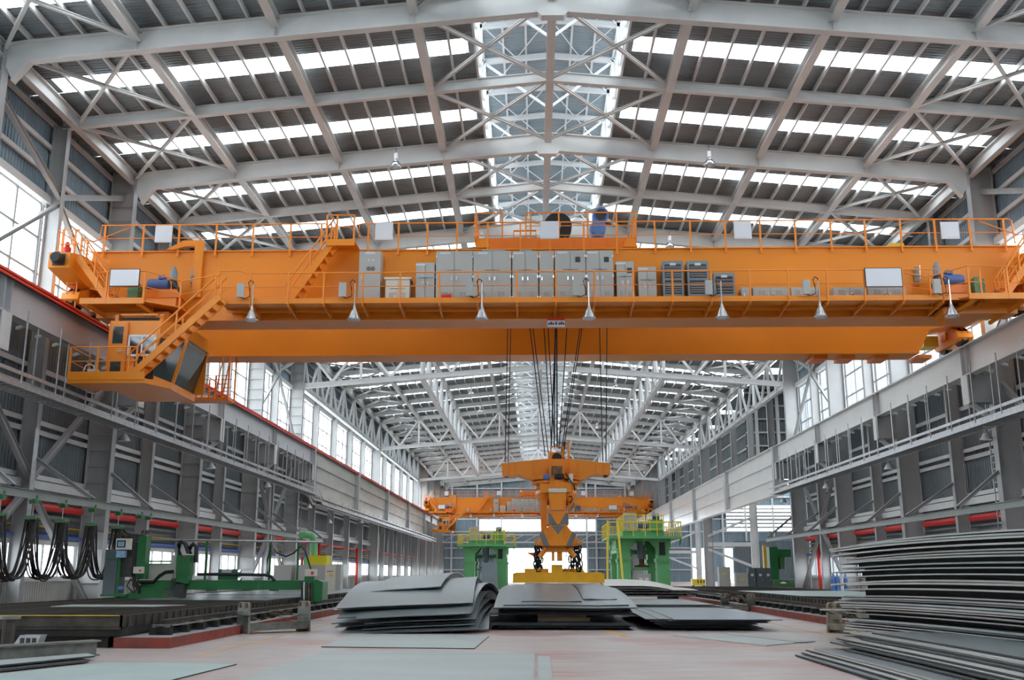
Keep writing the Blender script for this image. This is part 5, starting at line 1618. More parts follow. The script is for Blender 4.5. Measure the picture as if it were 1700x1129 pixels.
# ---- low spread stack under it
GLO = 'plates of the spread pile at the lower right'
for i in range(13):
    x0 = 5.2 + .12 * i + rnd.uniform(-.08, .08) + (.35 if i in (4, 5) else 0)
    y1 = 21.2 + rnd.uniform(-.9, .3) + .04 * i
    z = .035 + i * .037
    zf = lambda u, v, z=z: z + .02 * math.sin(3 * v)
    o = plate('steel_plate', [(x0, 11.0), (x0 + 1.45, 11.0), (x0 + 1.5, y1), (x0 + .02, y1)], zf, .028, 'plate_warm' if i % 3 else 'plate_steel', 2, 8, rnd.choice(['plate_dark', 'plate_edge', 'plate_dark']))  # dark edges stand in for shaded gaps between the plates
    tag(o, 'uppermost plate of the spread pile at the lower right' if i == 12 else 'plate lying on the floor under the spread pile at the lower right' if i == 0 else ORD[12 - i] + ' plate from the top of the lower right pile', 'steel plate', GLO)


# ---- cutting tables
def cutting_table(s, x_in, x_out, y0, y1, lab):
    """x_in: aisle side of the red kerb, x_out: wall side"""
    sg = -1 if x_out < x_in else 1
    t = thing('cutting_table', lab, 'cutting table', ((x_in + x_out) / 2, (y0 + y1) / 2, 0), 'plate cutting tables')
    bx = lambda a, b, *r: MB().box(min(a, b), max(a, b), *r)
    xk, xt = x_in, x_in + sg * 1.15
    kb = bx(xk, xk + sg * 1.25, y0 - .1, y1, 0, .23).out('kerb', 'kerb_red', t)
    bx(xk + sg * .02, xk + sg * 1.2, y0 - .05, y1, .23, .235).out('kerb_top', 'grey_paint', kb)
    # frame sides
    bx(xt, x_out, y0, y0 + .06, .44, .70).out('end_plate', 'table_steel', t)
    bx(xt, x_out, y0 - .03, y0 + .14, .40, .44).out('end_flange', 'table_steel', t)
    bx(xt + sg * .3, x_out, y0 + .1, y0 + .2, 0, .42).out('base_panel', 'table_dark', t)
    bx(xt, xt + sg * .04, y0, y1, .44, .70).out('side_plate', 'table_steel', t)
    bx(x_out, x_out + sg * .04, y0, y1, 0, .70).out('side_plate', 'table_steel', t)
    bx(xt, x_out, y0, y1, .25, .45).out('dross_bed', 'table_dark', t)
    rib = bx(xt - sg * .05, xt, 0, .03, .44, .68).mesh('side_rib', 'table_steel')
    nr = int((y1 - y0) / .5)
    for i in range(nr):
        put('side_rib', rib, t, (0, y0 + .3 + i * .5, 0))
    slat = bx(xt + sg * .05, x_out, 0, .012, .45, .66).mesh('support_slat', 'table_steel')
    for i in range(int((y1 - y0) / .3)):
        if i < 200:
            put('support_slat', slat, t, (0, y0 + .25 + i * .3, 0))
    # rail on chairs over the kerb
    xr = xk + sg * .55
    rl = MB().ib((xr, y0 + .9, .50), (xr, y1, .50), .14, .1, .03, .03).out('gantry_rail', 'table_steel', t)
    MB().ib((xr, y0 + .7, .34), (xr, y1, .34), .18, .16, .02, .015).out('rail_beam', 'table_dark', rl)
    MB().tube([(xr - sg * .22, y0 + .9, .44), (xr - sg * .22, y1, .44)], .018, 5).out('guide_rod', 'scrap_steel', rl)
    for i in range(int((y1 - y0) / 1.2)):
        MB().box(xr - .24, xr + .24, y0 + .75 + i * 1.2, y0 + .95 + i * 1.2, .235, .40).out('rail_chair', 'table_dark', rl)
        MB().box(xr - .2, xr + .2, y0 + .82 + i * 1.2, y0 + .88 + i * 1.2, .40, .47).out('rail_clip', 'scrap_steel', rl)
    return t


cutting_table(-1, -8.05, -16.6, 23.2, 72, 'long cutting table with red kerb on the left side')
cutting_table(1, 9.5, 17.6, 30.5, 82, 'long cutting table with red kerb on the right side')
MB().box(-16.6, -9.25, 23.15, 23.2, .69, .705).out('edge_marking', 'safety_yellow', bpy.data.objects['cutting_table'])
GP = 'plates on the cutting tables'
tag(plate('steel_plate', [(-14.0, 30.0), (-11.0, 30.0), (-10.6, 31.6), (-14.2, 31.8)], flat(.69), .02, 'plate_pale'), 'small offcut plate near the front end of the left cutting table', 'steel plate', GP)
tag(plate('steel_plate', [(-14.4, 37.5), (-9.6, 37.0), (-9.6, 46.0), (-16.0, 46.0)], flat(.69), .025, 'plate_steel', edge='plate_dark'), 'large grey plate under the green cutting gantry', 'steel plate', GP)
tag(plate('steel_plate', [(-16.0, 47), (-9.6, 46.6), (-9.6, 68), (-16, 68)], flat(.69), .025, 'plate_steel', edge='plate_dark'), 'long plate on the left table beyond the cutting gantry', 'steel plate', GP)
tag(plate('steel_plate', [(11.2, 44), (17.2, 39), (17.2, 58), (11.2, 58)], flat(.70), .025, 'plate_green', edge='plate_dark'), 'greenish plate lying on the right cutting table', 'steel plate', GP)

# ---- green gantry cutting machine
YG = 41.0
gx = lambda px, py=960: xat(px, py, YG)
gz = lambda py, px=350: zat(px, py, YG)
gm = thing('cutting_gantry', 'dark green gantry cutting machine across the left cutting table', 'cutting machine', (gx(360), YG, .6))
MB().box(gx(237), gx(516), YG - .2, YG + .35, gz(979), gz(963.5)).out('cross_beam', 'cutter_green', gm)
for a, b in ((345, 360), (404, 416), (449, 462)):
    MB().box(gx(a), gx(b), YG - .1, YG + .2, gz(981), gz(978)).out('beam_foot', 'cutter_green', gm)
# right carriage
rc_ = MB().prism([(gx(503), gz(1000)), (gx(526), gz(1001)), (gx(540), gz(996)), (gx(540), gz(966)), (gx(530), gz(962)), (gx(512), gz(966)), (gx(505), gz(985))], 'y', YG - .45, YG + .6).out('end_carriage', 'cutter_green', gm)
MB().box(gx(511), gx(530), YG - .55, YG - .4, gz(956), gz(945)).out('control_box', 'beige_panel', rc_)
MB().box(gx(521), gx(525), YG - .57, YG - .55, gz(954), gz(949)).out('stop_button', 'red_paint', rc_)
MB().box(gx(510), gx(526), YG - .5, YG - .3, gz(968), gz(957)).out('head_plate', 'cutter_green', rc_)
for i in range(5):
    xx = gx(506 + i * 4)
    MB().tube([(xx, YG - .5, gz(966)), (xx + .03, YG - .55, gz(996))], .035, 6).out('torch_tube', ['dark_grille', 'galvanised', 'dark_grille', 'rust_shade_brown', 'dark_grille'][i], rc_)
# torch head column and body
th_ = MB().box(gx(300), gx(318), YG - .5, YG + .1, gz(969), gz(923)).out('torch_carriage', 'cutter_green', gm)
MB().box(gx(299), gx(321), YG - .55, YG - .05, gz(955), gz(922)).out('carriage_cover', 'cutter_green', th_)
MB().prism([(gx(297), gz(990)), (gx(312), gz(993)), (gx(314), gz(968)), (gx(300), gz(966))], 'y', YG - .5, YG - .1).out('torch_block', 'dark_grille', th_)
MB().box(gx(289), gx(297), YG - .45, YG - .1, gz(945), gz(922)).out('gauge_panel', 'cabinet_grey', th_)
MB().box(gx(310), gx(313), YG - .57, YG - .55, gz(927), gz(923)).out('stop_button', 'red_paint', th_)
for i in range(4):
    MB().tube([(gx(292 + 3 * i), YG - .4, gz(960)), (gx(290 + 4 * i), YG - .45, gz(990))], .03, 5).out('torch_tube', 'dark_grille', th_)
for pts in ([(299, 922), (297, 905), (302, 899), (308, 903), (313, 918)], [(316, 920), (316, 908), (321, 903), (326, 908), (325, 934)]):
    MB().tube([at(a, b, Y=YG - .2) for a, b in pts], .09, 8).out('cable_chain', 'black_rubber', gm, True)
MB().tube([at(a, b, Y=YG - .25) for a, b in ((232, 966), (255, 966), (265, 956), (275, 950), (288, 949))], .07, 8).out('cable_chain', 'black_rubber', gm, True)
MB().tube([at(a, b, Y=YG - .25) for a, b in ((328, 953.5), (380, 953.5), (440, 954.5), (450, 957), (456, 964))], .06, 8).out('cable_chain', 'black_rubber', gm, True)
# left mast, rack, control console
MB().box(gx(229), gx(243), YG - .3, YG + .2, gz(962), gz(890)).out('mast', 'cutter_green', gm)
MB().prism([(gx(198), gz(1000)), (gx(280), gz(996)), (gx(280), gz(978)), (gx(240), gz(976)), (gx(215), gz(988)), (gx(200), gz(990))], 'y', YG - .4, YG + .8).out('base_carriage', 'cutter_green', gm)
cn = MB().box(gx(180), gx(201), YG - .5, YG + .4, gz(987), gz(912)).out('control_rack', 'dark_blue_grey', gm)
MB().box(gx(178), gx(220), YG - .55, YG + .4, gz(990), gz(986)).out('rack_base', 'cutter_green', cn)
MB().box(gx(202), gx(206), YG - .5, YG - .4, gz(992), gz(929)).out('rack_post', 'cutter_green', cn)
MB().box(gx(184), gx(206), YG - .52, YG + .3, gz(931), gz(928)).out('rack_shelf', 'cutter_green', cn)
MB().box(gx(208), gx(224), YG - .4, YG + .3, gz(958), gz(900)).out('hose_cabinet', 'dark_grille', cn)
mon = MB().box(gx(201), gx(223), YG - .8, YG - .5, gz(913), gz(895)).out('monitor', 'beige_panel', cn)
MB().box(gx(203), gx(217), YG - .82, YG - .8, gz(910), gz(898)).out('screen', 'dark_glass', mon)
MB().box(gx(205), gx(215), YG - .83, YG - .82, gz(908), gz(900)).out('screen_image', 'screen_blue', mon)
kb_ = MB().box(gx(202), gx(217), YG - .75, YG - .6, gz(926), gz(915)).out('operator_panel', 'screen_blue', cn)
MB().box(gx(228), gx(244), YG - .5, YG - .35, gz(952), gz(941)).out('switch_box', 'beige_panel', gm)
MB().box(gx(238), gx(241), YG - .52, YG - .5, gz(949), gz(946)).out('stop_button', 'red_paint', gm)
MB().box(gx(205), gx(213), YG - .5, YG - .3, gz(979), gz(973)).out('blue_box', 'bright_blue', gm)
for i in range(10):
    a = at(216 + rnd.uniform(0, 18), 955 + rnd.uniform(0, 8), Y=YG - .35)
    b = at(212 + rnd.uniform(0, 26), 975 + rnd.uniform(0, 12), Y=YG - .4)
    MB().tube([a, (a + b) / 2 + V((rnd.uniform(-.2, .2), -.05, 0)), b], .03, 5).out('hose', 'cable_brown', gm, True)
bp = MB().box(gx(236), gx(281), YG + .6, YG + .65, gz(962), gz(935)).out('rear_panel', 'beige_panel', gm)
MB().box(gx(235), gx(293), YG + .5, YG + .58, gz(933), gz(930.5)).out('rear_bar', 'cutter_green', gm)
for px in (286, 333, 441, 488):
    MB().box(gx(px) - .04, gx(px) + .04, YG + .5, YG + .58, gz(963), gz(897)).out('pipe_post', 'cutter_green', gm)
MB().tube([at(238, 896, Y=YG + .5), at(360, 897.5, Y=YG + .5), at(536, 900, Y=YG + .5)], .05, 6).out('overhead_pipe', 'galvanised', gm)
MB().tube([at(a, b, Y=YG + .4) for a, b in ((444, 955), (444, 930), (450, 906), (460, 918), (475, 924), (488, 918), (500, 906), (507, 915), (519, 955))], .035, 6).out('sagging_cable', 'black_rubber', gm, True)
pb = MB().box(gx(363), gx(396), YG - .1, YG + .3, gz(963), gz(945)).out('power_unit', 'cutter_green', gm)
MB().box(gx(369), gx(385), YG - .12, YG - .1, gz(952), gz(945.5)).out('unit_panel', 'cabinet_grey', pb)
for yy in (948, 961):
    MB().lathe([(.06, -.1), (.09, 0), (.06, .1)], at(398, yy, Y=YG - .2), 10, 'y').out('gauge', 'chrome', pb, True)

# ---- festoon cable loops
XF = X(-1, 18.35)
clips = [(3, 817), (57, 828), (105.5, 838), (154.5, 845), (197.6, 852), (232, 857), (247, 859)]
YS = [at(a, b, X=XF).y for a, b in clips]
for i, y in enumerate(YS):
    t = thing('festoon_trolley', 'green cable trolley number ' + ['one', 'two', 'three', 'four', 'five', 'six', 'seven'][i] + ' from the left edge on the festoon beam', 'cable trolley', (XF, y, 4.18), 'festoon trolleys')
    MB().prism([(y - .16, 4.14), (y + .16, 4.14), (y + .1, 4.0), (y - .1, 4.0)], 'x', XF - .12, XF + .12).out('trolley_body', 'cutter_green', t)
    for q in (-1, 1):
        MB().lathe([(.06, -.03), (.06, .03)], (XF + q * .11, y, 4.24), 10, 'x').out('roller', 'gear_green', t, True)
    if i < 5:
        MB().box(XF - .012, XF + .012, y - .02, y + .02, 3.55, 4.0).out('hanger', 'galvanised', t)
        MB().prism([(y - .2, 3.58), (y + .2, 3.58), (y + .14, 3.46), (y - .14, 3.46)], 'x', XF - .2, XF + .2).out('cable_saddle', 'gear_green', t)
nl = ['leftmost', 'second', 'third', 'fourth', 'short fifth']
for i in range(6):
    ya = YS[i - 1] if i else YS[0] - (YS[1] - YS[0])
    yb_ = YS[i]
    if i == 5:
        ya, yb_ = YS[4], YS[6]
    t = thing('festoon_cable', ('hanging loop of black cables cut by the left picture edge', 'first full hanging loop of black cables from the left', 'second full hanging loop of black cables from the left', 'third full hanging loop of black cables from the left', 'fourth full hanging loop of black cables from the left', 'short shallow cable loop beside the cutting gantry mast')[i], 'cable', (XF, (ya + yb_) / 2, 1.4), 'festoon cable loops')
    for k in range(14):
        xo = XF - .2 + .03 * k
        zb_ = 1.35 + .03 * (k % 5) + rnd.uniform(0, .12) if i < 5 else 2.9 + .03 * k
        pw = rnd.uniform(2.2, 3.2)
        pts = []
        for j in range(17):
            u = 2 * j / 16 - 1
            uu = math.copysign(abs(u) ** .8, u)
            pts.append((xo + .05 * math.sin(3 * u + k), (ya + yb_) / 2 + (yb_ - ya) / 2 * uu * (.97 - .01 * (k % 4)), zb_ + (3.52 - zb_) * abs(u) ** pw))
        MB().tube(pts, .027, 5).out('cable_strand', 'cable_brown', t, True)


# ---- hydraulic presses
def press(x0, x1, y0, y1, h, lab, mirror=1):
    """green portal press; x0..x1 the front width, y0 front, h beam height"""
    t = thing('plate_press', lab, 'press', ((x0 + x1) / 2, (y0 + y1) / 2, 0), 'green portal presses')
    w = x1 - x0
    lw = w * .25
    for a in (x0, x1 - lw):
        for y in (y0, y1 - 1.2):
            l = MB().box(a, a + lw, y, y + 1.2, 0, h * .62).out('column', 'machine_green', t)
            MB().box(a - .08, a + lw + .08, y - .08, y + 1.28, h * .56, h * .62).out('column_flange', 'machine_green', l)
            MB().box(a + .03, a + lw - .03, y + .03, y + 1.17, h * .62, h).out('column_head', 'machine_green', t)
            for q in range(5):
                MB().box(a + lw * (q + .5) / 5 - .03, a + lw * (q + .5) / 5 + .03, y - .12, y - .08, h * .565, h * .61).out('flange_bolt', 'gear_green', l)
    for y in (y0, y1 - 1.2):
        MB().prism([(x0 - .1, h * .96), (x1 + .1, h * .96), (x1 + .1, h * .8), (x1 - lw, h * .8), (x1 - lw - .5, h * .93), (x0 + lw + .5, h * .93), (x0 + lw, h * .8), (x0 - .1, h * .8)], 'y', y - .05, y + 1.2).out('crosshead', 'machine_green', t)
    for a in (x0, x1 - .4):
        MB().box(a, a + .4, y0 + 1.1, y1 - 1.1, h * .72, h * .96).out('side_beam', 'machine_green_pale', t)
    dk = MB().box(x0 - .7, x1 + .9, y0 - .8, y1 + .2, h * .96, h * 1.0).out('deck', 'machine_green', t)
    for a in (x0 - .6, (x0 + x1) / 2, x1 + .8):
        MB().bar((a, y0 - .7, h * .95), (a, y0, h * .86), .12, .14).out('deck_bracket', 'machine_green', dk)
    MB().box(x0 + .5, x1 - .3, y0 + .6, y1 - .8, h, h * 1.1).out('upper_base', 'machine_green', t)
    MB().box(x0 + .6, x0 + 1.6, y0 + .5, y0 + 1.2, h * 1.1, h * 1.42).out('panel_cabinet', 'cabinet_grey', t)
    MB().box(x1 - 1.5, x1 - .4, y0 + .5, y0 + 1.6, h * 1.1, h * 1.3).out('pump_tank', 'machine_green', t)
    MB().lathe([(.15, -.4), (.3, -.35), (.3, .35), (.15, .4)], ((x0 + x1) / 2 + .1, y0 + .9, h * 1.2), 14, 'x').out('pump_motor', 'motor_blue', t, True)
    MB().lathe([(.15, -.3), (.25, -.25), (.25, .25), (.15, .3)], (x1 - .9, y0 + 1, h * 1.36), 14, 'x').out('pump_motor', 'motor_blue', t, True)
    # cylinder and ram between the columns
    xm = (x0 + x1) / 2
    MB().lathe([(.32, h * .62), (.34, h * .93)], (xm, y0 + 1.8, 0), 16).out('cylinder', 'rack_blue_grey', t, True)
    MB().lathe([(.6, h * .47), (.6, h * .5), (.2, h * .52), (.2, h * .62)], (xm, y0 + 1.8, 0), 18).out('ram', 'rust_shade_brown', t, True)
    MB().box(x0 + lw, x1 - lw, y0 + .9, y0 + 2.6, h * .42, h * .46).out('bolster', 'machine_green', t)
    MB().box(x0 + lw, x1 - lw, y0 + 2.8, y0 + 3.2, h * .7, h * .78).out('rear_tie', 'machine_green', t)
    MB().box(x0 + lw, x1 - lw, y0 + 1.5, y1 - .5, 0, h * .2).out('bed', 'machine_green', t)
    pn = MB().box(xm - .55, xm + .55, y0 + .2, y0 + .5, h * .08, h * .36).out('control_panel', 'cabinet_grey', t)
    for q in range(2):
        for r in range(2):
            MB().box(xm - .4 + .45 * q, xm - .1 + .45 * q, y0 + .17, y0 + .2, h * (.12 + .1 * r), h * (.19 + .1 * r)).out('gauge_window', 'board_white', pn)
    MB().box(x1 - lw * .8, x1 - lw * .35, y0 - .08, y0 + .0, h * .68, h * .9).out('dark_opening', 'black_rubber', t)
    # guard rails
    for (za, zb_, xa, xb, ya, yb_) in ((h, h + 1.1, x0 - .65, x1 + .85, y0 - .75, y1 + .1), (h * 1.1, h * 1.1 + 1.25, x0 + .55, x1 - .35, y0 + .45, y1 - .9)):
        g = MB().tube([(xa, ya, zb_), (xb, ya, zb_), (xb, yb_, zb_), (xa, yb_, zb_)], .045, 5, closed=True).out('guard_rail', 'safety_yellow', t)
        MB().tube([(xa, ya, (za + zb_) / 2), (xb, ya, (za + zb_) / 2), (xb, yb_, (za + zb_) / 2), (xa, yb_, (za + zb_) / 2)], .03, 5, closed=True).out('guard_rail', 'safety_yellow', g)
        nx, ny = 6, max(2, int((yb_ - ya) / 1.3))
        for i in range(nx + 1):
            for y in (ya, yb_):
                MB().bar((xa + (xb - xa) * i / nx, y, za), (xa + (xb - xa) * i / nx, y, zb_), .07, .07).out('rail_post', 'safety_yellow', g)
        for i in range(1, ny):
            for x in (xa, xb):
                MB().bar((x, ya + (yb_ - ya) * i / ny, za), (x, ya + (yb_ - ya) * i / ny, zb_), .07, .07).out('rail_post', 'safety_yellow', g)
    return t


pr = press(6.6, 10.7, 82, 90, 4.5, 'larger green portal press with yellow rails right of the magnet')
# yellow ladder of the right press
lx = 5.55
lad = MB().bar((lx, 79.6, 0), (lx + .25, 81.1, 5.7), .14, .14).out('ladder', 'safety_yellow', pr)
MB().bar((lx + 1.3, 79.6, 0), (lx + 1.0, 81.1, 5.7), .14, .14).out('ladder_stile', 'safety_yellow', lad)
for i in range(14):
    f = i / 14
    MB().bar((lx + .25 * f, 79.6 + 1.5 * f, .2 + 5.0 * f), (lx + 1.3 - .3 * f, 79.6 + 1.5 * f, .2 + 5.0 * f), .03, .03).out('ladder_rung', 'machine_green', lad)
press(-7.6, -3.0, 112, 119, 4.7, 'smaller looking green portal press left of the magnet')
tag(MB().prism([(-5.6, 0), (-3.9, 0), (-3.9, 2.6), (-4.2, 2.8), (-5.6, 2.8)], 'y', 110.6, 111.0).out('machine_guard', 'rack_blue_grey'), 'blue grey guard panel standing before the left green press', 'guard panel')

# ---- dust collector and cabinets on the left
dc = thing('dust_collector', 'grey dust collector with yellow hood and green duct by the left wall', 'dust collector', (-14, 60, 0))
yd = 60
dx_ = lambda px: xat(px, 960, yd)
dz = lambda py: zat(500, py, yd)
MB().box(dx_(490), dx_(541), yd, yd + 2.5, 0, dz(938)).out('housing', 'cabinet_grey', dc)
MB().box(dx_(453), dx_(482), yd + .2, yd + 2, 0, dz(938)).out('filter_unit', 'cabinet_grey', dc)
MB().prism([(dx_(508), dz(938)), (dx_(540), dz(938)), (dx_(540), dz(922)), (dx_(509), dz(922))], 'y', yd + .2, yd + 1.6).out('hood', 'hood_yellow', dc)
MB().tube([at(521, 922, Y=yd + .8), at(521, 897, Y=yd + .8), at(518, 890, Y=yd + .8), at(510, 887, Y=yd + .8), at(500, 889, Y=yd + 1.2)], .22, 10).out('duct', 'duct_green', dc, True)
MB().box(dx_(501), dx_(508), yd + .2, yd + .5, dz(938), dz(925)).out('valve', 'machine_green_pale', dc)
MB().lathe([(.08, 0), (.08, .5)], (dx_(498), yd + .3, dz(938)), 10).out('signal_lamp', 'red_paint', dc, True)
wc = thing('switch_cabinet', 'white switch cabinet with yellow sticker right of the dust collector', 'cabinet', (dx_(555), yd - .5, 0))
MB().box(dx_(543), dx_(560), yd - .6, yd + .3, 0, dz(937)).out('body', 'beige_panel', wc)
MB().box(dx_(560), dx_(568), yd - .55, yd + .3, 0, dz(937)).out('side_bay', 'cabinet_grey', wc)
MB().box(dx_(550), dx_(555), yd - .63, yd - .6, dz(957), dz(953)).out('sticker', 'safety_yellow', wc)
for i in range(4):
    MB().box(dx_(546 + 2.6 * i), dx_(547.6 + 2.6 * i), yd - .63, yd - .6, dz(949.5), dz(948)).out('pilot_lamp', 'print_dark', wc)

# ---- cabinets and machine in the right aisle
ya = 92
ax = lambda px: xat(px, 960, ya)
az = lambda py: zat(1220, py, ya)
for (a, b, tp, mt, lab, nd) in ((1194, 1213, 941, 'cabinet_grey', 'pale grey switch cabinet beside the second right column', 1), (1222, 1242, 951, 'cabinet_grey', 'low pale grey cabinet with yellow sticker in the right aisle', 1),
                                (1243, 1255, 943, 'dark_blue_grey', 'narrow dark grey cabinet in the right aisle', 1), (1256, 1282, 943, 'dark_blue_grey', 'wide dark grey double cabinet in the right aisle', 2)):
    t = thing('switch_cabinet', lab, 'cabinet', (ax((a + b) / 2), ya, 0), 'cabinets in the right aisle')
    MB().box(ax(a), ax(b), ya, ya + .8, .05, az(tp)).out('body', mt, t)
    MB().box(ax(a), ax(b), ya + .05, ya + .8, 0, .05).out('plinth', 'dark_grille', t)
    for i in range(nd):
        x0, x1 = ax(a + (b - a) * i / nd) + .03, ax(a + (b - a) * (i + 1) / nd) - .03
        d = MB().box(x0, x1, ya - .03, ya, .15, az(tp) - .08).out('door', mt, t)
        MB().box((x0 + x1) / 2 - .12, (x0 + x1) / 2 + .12, ya - .05, ya - .03, az(tp) - .7, az(tp) - .5).out('nameplate', 'safety_yellow' if mt == 'cabinet_grey' else 'plate_label', d)
        MB().box(x1 - .15, x1 - .1, ya - .06, ya - .03, 1.0, 1.2).out('handle', 'chrome', d)
gmn = thing('machine_tool', 'dark green machine tool in the right aisle behind the column', 'machine', (ax(1300), 96, 0))
mx_ = lambda px: xat(px, 960, 96)
mz = lambda py: zat(1300, py, 96)
MB().box(mx_(1284), mx_(1326), 96, 98.5, 0, mz(962)).out('bed', 'gear_green', gmn)
MB().box(mx_(1281), mx_(1295), 96.3, 98, 0, mz(908)).out('column', 'cutter_green', gmn)
MB().box(mx_(1290), mx_(1318), 96.5, 97.8, mz(925), mz(912)).out('head', 'cutter_green', gmn)
MB().lathe([(.3, mz(945)), (.35, mz(925))], (mx_(1303), 97, 0), 14).out('spindle', 'gear_green', gmn, True)
MB().box(mx_(1272), mx_(1277), 96.5, 97, 0, mz(905)).out('jib_post', 'pipe_yellow', gmn)
MB().lathe([(.12, 0), (.4, .1), (.06, .3)], (mx_(1300), 96.2, mz(970)), 12).out('worklamp', 'board_white', gmn, True)
yb2 = thing('tool_crate', 'small yellow crate outside the bright gate in the right aisle', 'crate', (xat(1161, 970, 140), 140, 0))
cx_ = lambda px: xat(px, 970, 140)
MB().box(cx_(1150), cx_(1173), 140, 141.5, .1, zat(1160, 961, 140)).out('crate_body', 'safety_yellow', yb2)
for i in range(3):
    MB().box(cx_(1158 + i * 5), cx_(1160 + i * 5), 139.97, 140, .4, .8).out('slot', 'print_dark', yb2)
for px in (1152, 1170):
    MB().box(cx_(px) - .1, cx_(px) + .1, 140.2, 141.3, 0, .1).out('skid', 'table_dark', yb2)


# ---- scrap bins
def bin_(x, y, w, d, h, lab, rz, mt='scrap_steel'):
    t = thing('scrap_bin', lab, 'scrap bin', (0, 0, 0), 'steel scrap bins')
    for q in (-1, 1):
        e = MB().prism([(-d / 2, 0), (d / 2, 0), (d / 2 - .05, h * .92), (d / 2 - .12, h), (-d / 2 + .12, h), (-d / 2 + .05, h * .92)], 'x', q * w / 2 - .03, q * w / 2 + .03).out('end_wall', mt, t)
        for qq in (-1, 1):
            MB().lathe([(.07, -.06), (.07, .06)], (q * w / 2, qq * (d / 2 - .16), h * .9), 10, 'x').out('lifting_lug', 'rust_shade_brown', e)
    MB().prism([(-d / 2 + .05, .08), (d / 2 - .05, .08), (d / 2 - .02, .26), (d / 2 - .06, .26), (d / 2 - .1, .12), (-d / 2 + .1, .12), (-d / 2 + .06, .26), (-d / 2 + .02, .26)], 'x', -w / 2, w / 2).out('trough', mt, t)
    for i in range(9):
        a = V((rnd.uniform(-w / 2, w / 2) * .8, rnd.uniform(-.3, .3), .3 + .03 * i))
        b = a + V((rnd.uniform(-.7, .7), rnd.uniform(-.9, .2), rnd.uniform(-.05, .3)))
        MB().bar(a, b, .1 + .1 * (i % 3), .012).out('scrap_strip', ('plate_pale', 'rust_shade_brown', 'scrap_steel')[i % 3], t)
    t.location = (x, y, 0)
    t.rotation_euler.z = rz
    return t


bin_(-7.35, 29.5, 1.95, .66, .84, 'grey steel scrap bin full of strips by the left cutting table', .8)
bin_(8.75, 29.4, 1.0, .66, .82, 'brown scrap bin of offcuts next to the tall right stack', -.95, 'bin_tan')
bin_(9.1, 47.0, 1.45, .6, .75, 'far scrap bin against the red kerb of the right table', -.85)

# ---- steel sections in the lower left corner
cb = thing('steel_channel', 'grey steel channel lying in the lower left corner', 'steel beam', (-9.6, 20.0, 0))
MB().loft_i([((-11.4, 17.2, .17), .30), ((-8.75, 20.9, .17), .30)], .3, .03, .02).out('section', 'scrap_steel', cb)
for f in (.3, .8):
    p = V((-11.4, 17.2, .17)).lerp(V((-8.75, 20.9, .17)), f)
    MB().box(p.x - .1, p.x + .1, p.y - .1, p.y + .1, .0, .04).out('packing', 'wood', cb)
tag(plate('steel_plate', [(-10.7, 16.6), (-9.6, 16.2), (-8.3, 19.8), (-8.7, 20.4)], flat(.10), .03, 'plate_pale', edge='plate_dark'), 'narrow pale plate under the grey channel at lower left', 'steel plate')
tag(plate('steel_plate', [(-10.4, 16.0), (-9.4, 15.9), (-8.2, 19.3), (-8.6, 19.9)], flat(.05), .03, 'plate_dark', edge='plate_dark'), 'dark plate below the narrow pale one at lower left', 'steel plate')
pp = at(10, 1090, Z=0)
bl = thing('bollard', 'short rusty steel post with round cap at the left edge', 'bollard', pp)
MB().lathe([(.12, 0), (.12, .72)], pp, 12).out('post', 'table_steel', bl, True)
MB().lathe([(.2, 0), (.2, .06)], pp + V((0, 0, .72)), 14).out('cap', 'scrap_steel', bl, True)
gb = at(40, 1062, Y=22.6)
t = thing('grate_box', 'small steel grate box leaning by the front of the left cutting table', 'grate', (gb.x, 22.6, 0))
MB().prism([(gb.x - .2, 0), (gb.x + .35, 0), (gb.x + .45, .32), (gb.x, .32)], 'y', 22.4, 22.7).out('box', 'galvanised', t)
for i in range(3):
    MB().box(gb.x + .02 + .13 * i, gb.x + .1 + .13 * i, 22.38, 22.4, .1, .26).out('slot', 'dark_grille', t)
bolt = at(725, 1043, Z=0)
t = thing('shackle', 'small rusty shackle standing on the floor by the left stack', 'shackle', bolt)
MB().tube([bolt + V((.08 * math.cos(a * math.pi / 4), 0, .1 + .09 * math.sin(a * math.pi / 4))) for a in range(8)], .03, 6, closed=True, up=(0, 1, 0)).out('bow', 'rust_shade_brown', t, True)
MB().lathe([(.05, 0), (.07, .1), (.04, .14)], bolt + V((0, 0, .18)), 10).out('pin', 'rust_shade_brown', t, True)


# ---- lamps: pendant high bay lamps under the roof
def pendant(p, lab, grp='pendant high bay lamps'):
    t = thing('pendant_lamp', lab, 'lamp', p, grp)
    MB().lathe([(.27, 0), (.28, .03), (.25, .16), (.16, .28), (.1, .32), (.1, .38)], p, 16).out('shade', 'lamp_metal', t, True)
    MB().lathe([(.1, 0), (.1, .3)], p + V((0, 0, .42)), 12).out('ballast', 'board_white', t, True)
    MB().lathe([(.06, -.08), (.09, .0), (.05, .15)], p + V((0, 0, .05)), 10).out('bulb', 'board_white', t, True)
    top = zt(p.x - XC) - .5
    MB().tube([p + V((0, 0, .7)), V((p.x, p.y, max(top, p.z + 1)))], .014, 5).out('wire', 'print_dark', t)


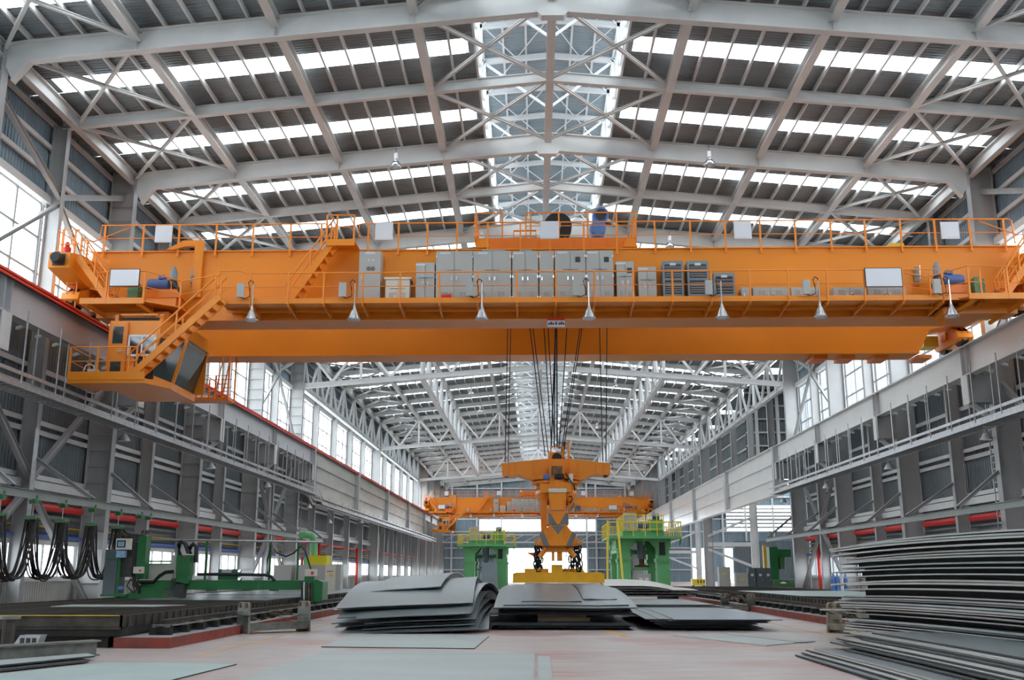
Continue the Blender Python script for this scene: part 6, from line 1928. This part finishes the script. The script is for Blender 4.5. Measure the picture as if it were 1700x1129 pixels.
for px, py, Yp, lab in ((657, 278, 45.6, 'pendant lamp under the roof left of the ridge, nearest'), (1178, 275, 45.6, 'pendant lamp under the roof right of the ridge, nearest'), (1112, 411, 58.3, 'pendant lamp just above the crane rail right of the trolley'),
                        (782, 655, 92, 'far pendant lamp above the left rope'), (797, 685, 104, 'far pendant lamp below another one left of the ropes'), (1022, 643, 92, 'far pendant lamp right of the ropes'), (991, 712, 122, 'small far pendant lamp right of the hook')):
    pendant(at(px, py, Y=Yp), lab)

# ---- floodlights on arms under the cable trays
for s, pts in ((-1, ((206, 731), (350, 777), (444, 808), (513, 843), (547, 868), (600, 868))), (1, ((1638, 729), (1476, 778), (1372, 810), (1300, 833)))):
    names = ('nearest', 'second', 'third', 'fourth', 'fifth', 'sixth')
    for i, (px, py) in enumerate(pts):
        p = at(px, py, X=X(s, 18.95))
        t = thing('wall_floodlight', names[i] + ' round floodlight under the cable tray on the ' + ('left' if s < 0 else 'right'), 'lamp', p, 'floodlights under the cable trays')
        MB().lathe([(.02, .28), (.12, .26), (.2, .12), (.27, 0), (.27, -.03)], p, 16).out('reflector', 'galvanised', t, True)
        MB().lathe([(.02, -.02), (.24, -.02), (.24, -.035)], p, 14).out('lens', 'board_white', t, True)
        MB().tube([p + V((0, 0, .25)), p + V((-s * .1, 0, .55)), V((X(s, 19.3), p.y, 7.85 if p.y < 88 else 7.3))], .03, 6).out('arm', 'galvanised', t)

# ---- gas cylinders and a pipe rack by the right wall
for i, (px, col) in enumerate(((1384, 'pipe_blue'), (1391, 'bright_blue'), (1398, 'door_white'), (1405, 'pipe_blue'))):
    p = at(px, 976, Y=58)
    t = thing('gas_cylinder', ('first', 'second', 'third', 'fourth')[i] + ' gas cylinder from the left behind the tall right stack', 'gas cylinder', (p.x, 58, 0), 'gas cylinders by the right wall')
    MB().lathe([(.11, 0), (.12, .03), (.12, 1.3), (.1, 1.42), (.04, 1.5), (.04, 1.62)], (p.x, 58, 0), 12).out('bottle', col, t, True)
    MB().lathe([(.05, 1.6), (.06, 1.62), (.06, 1.7)], (p.x, 58, 0), 8).out('valve', 'chrome', t, True)
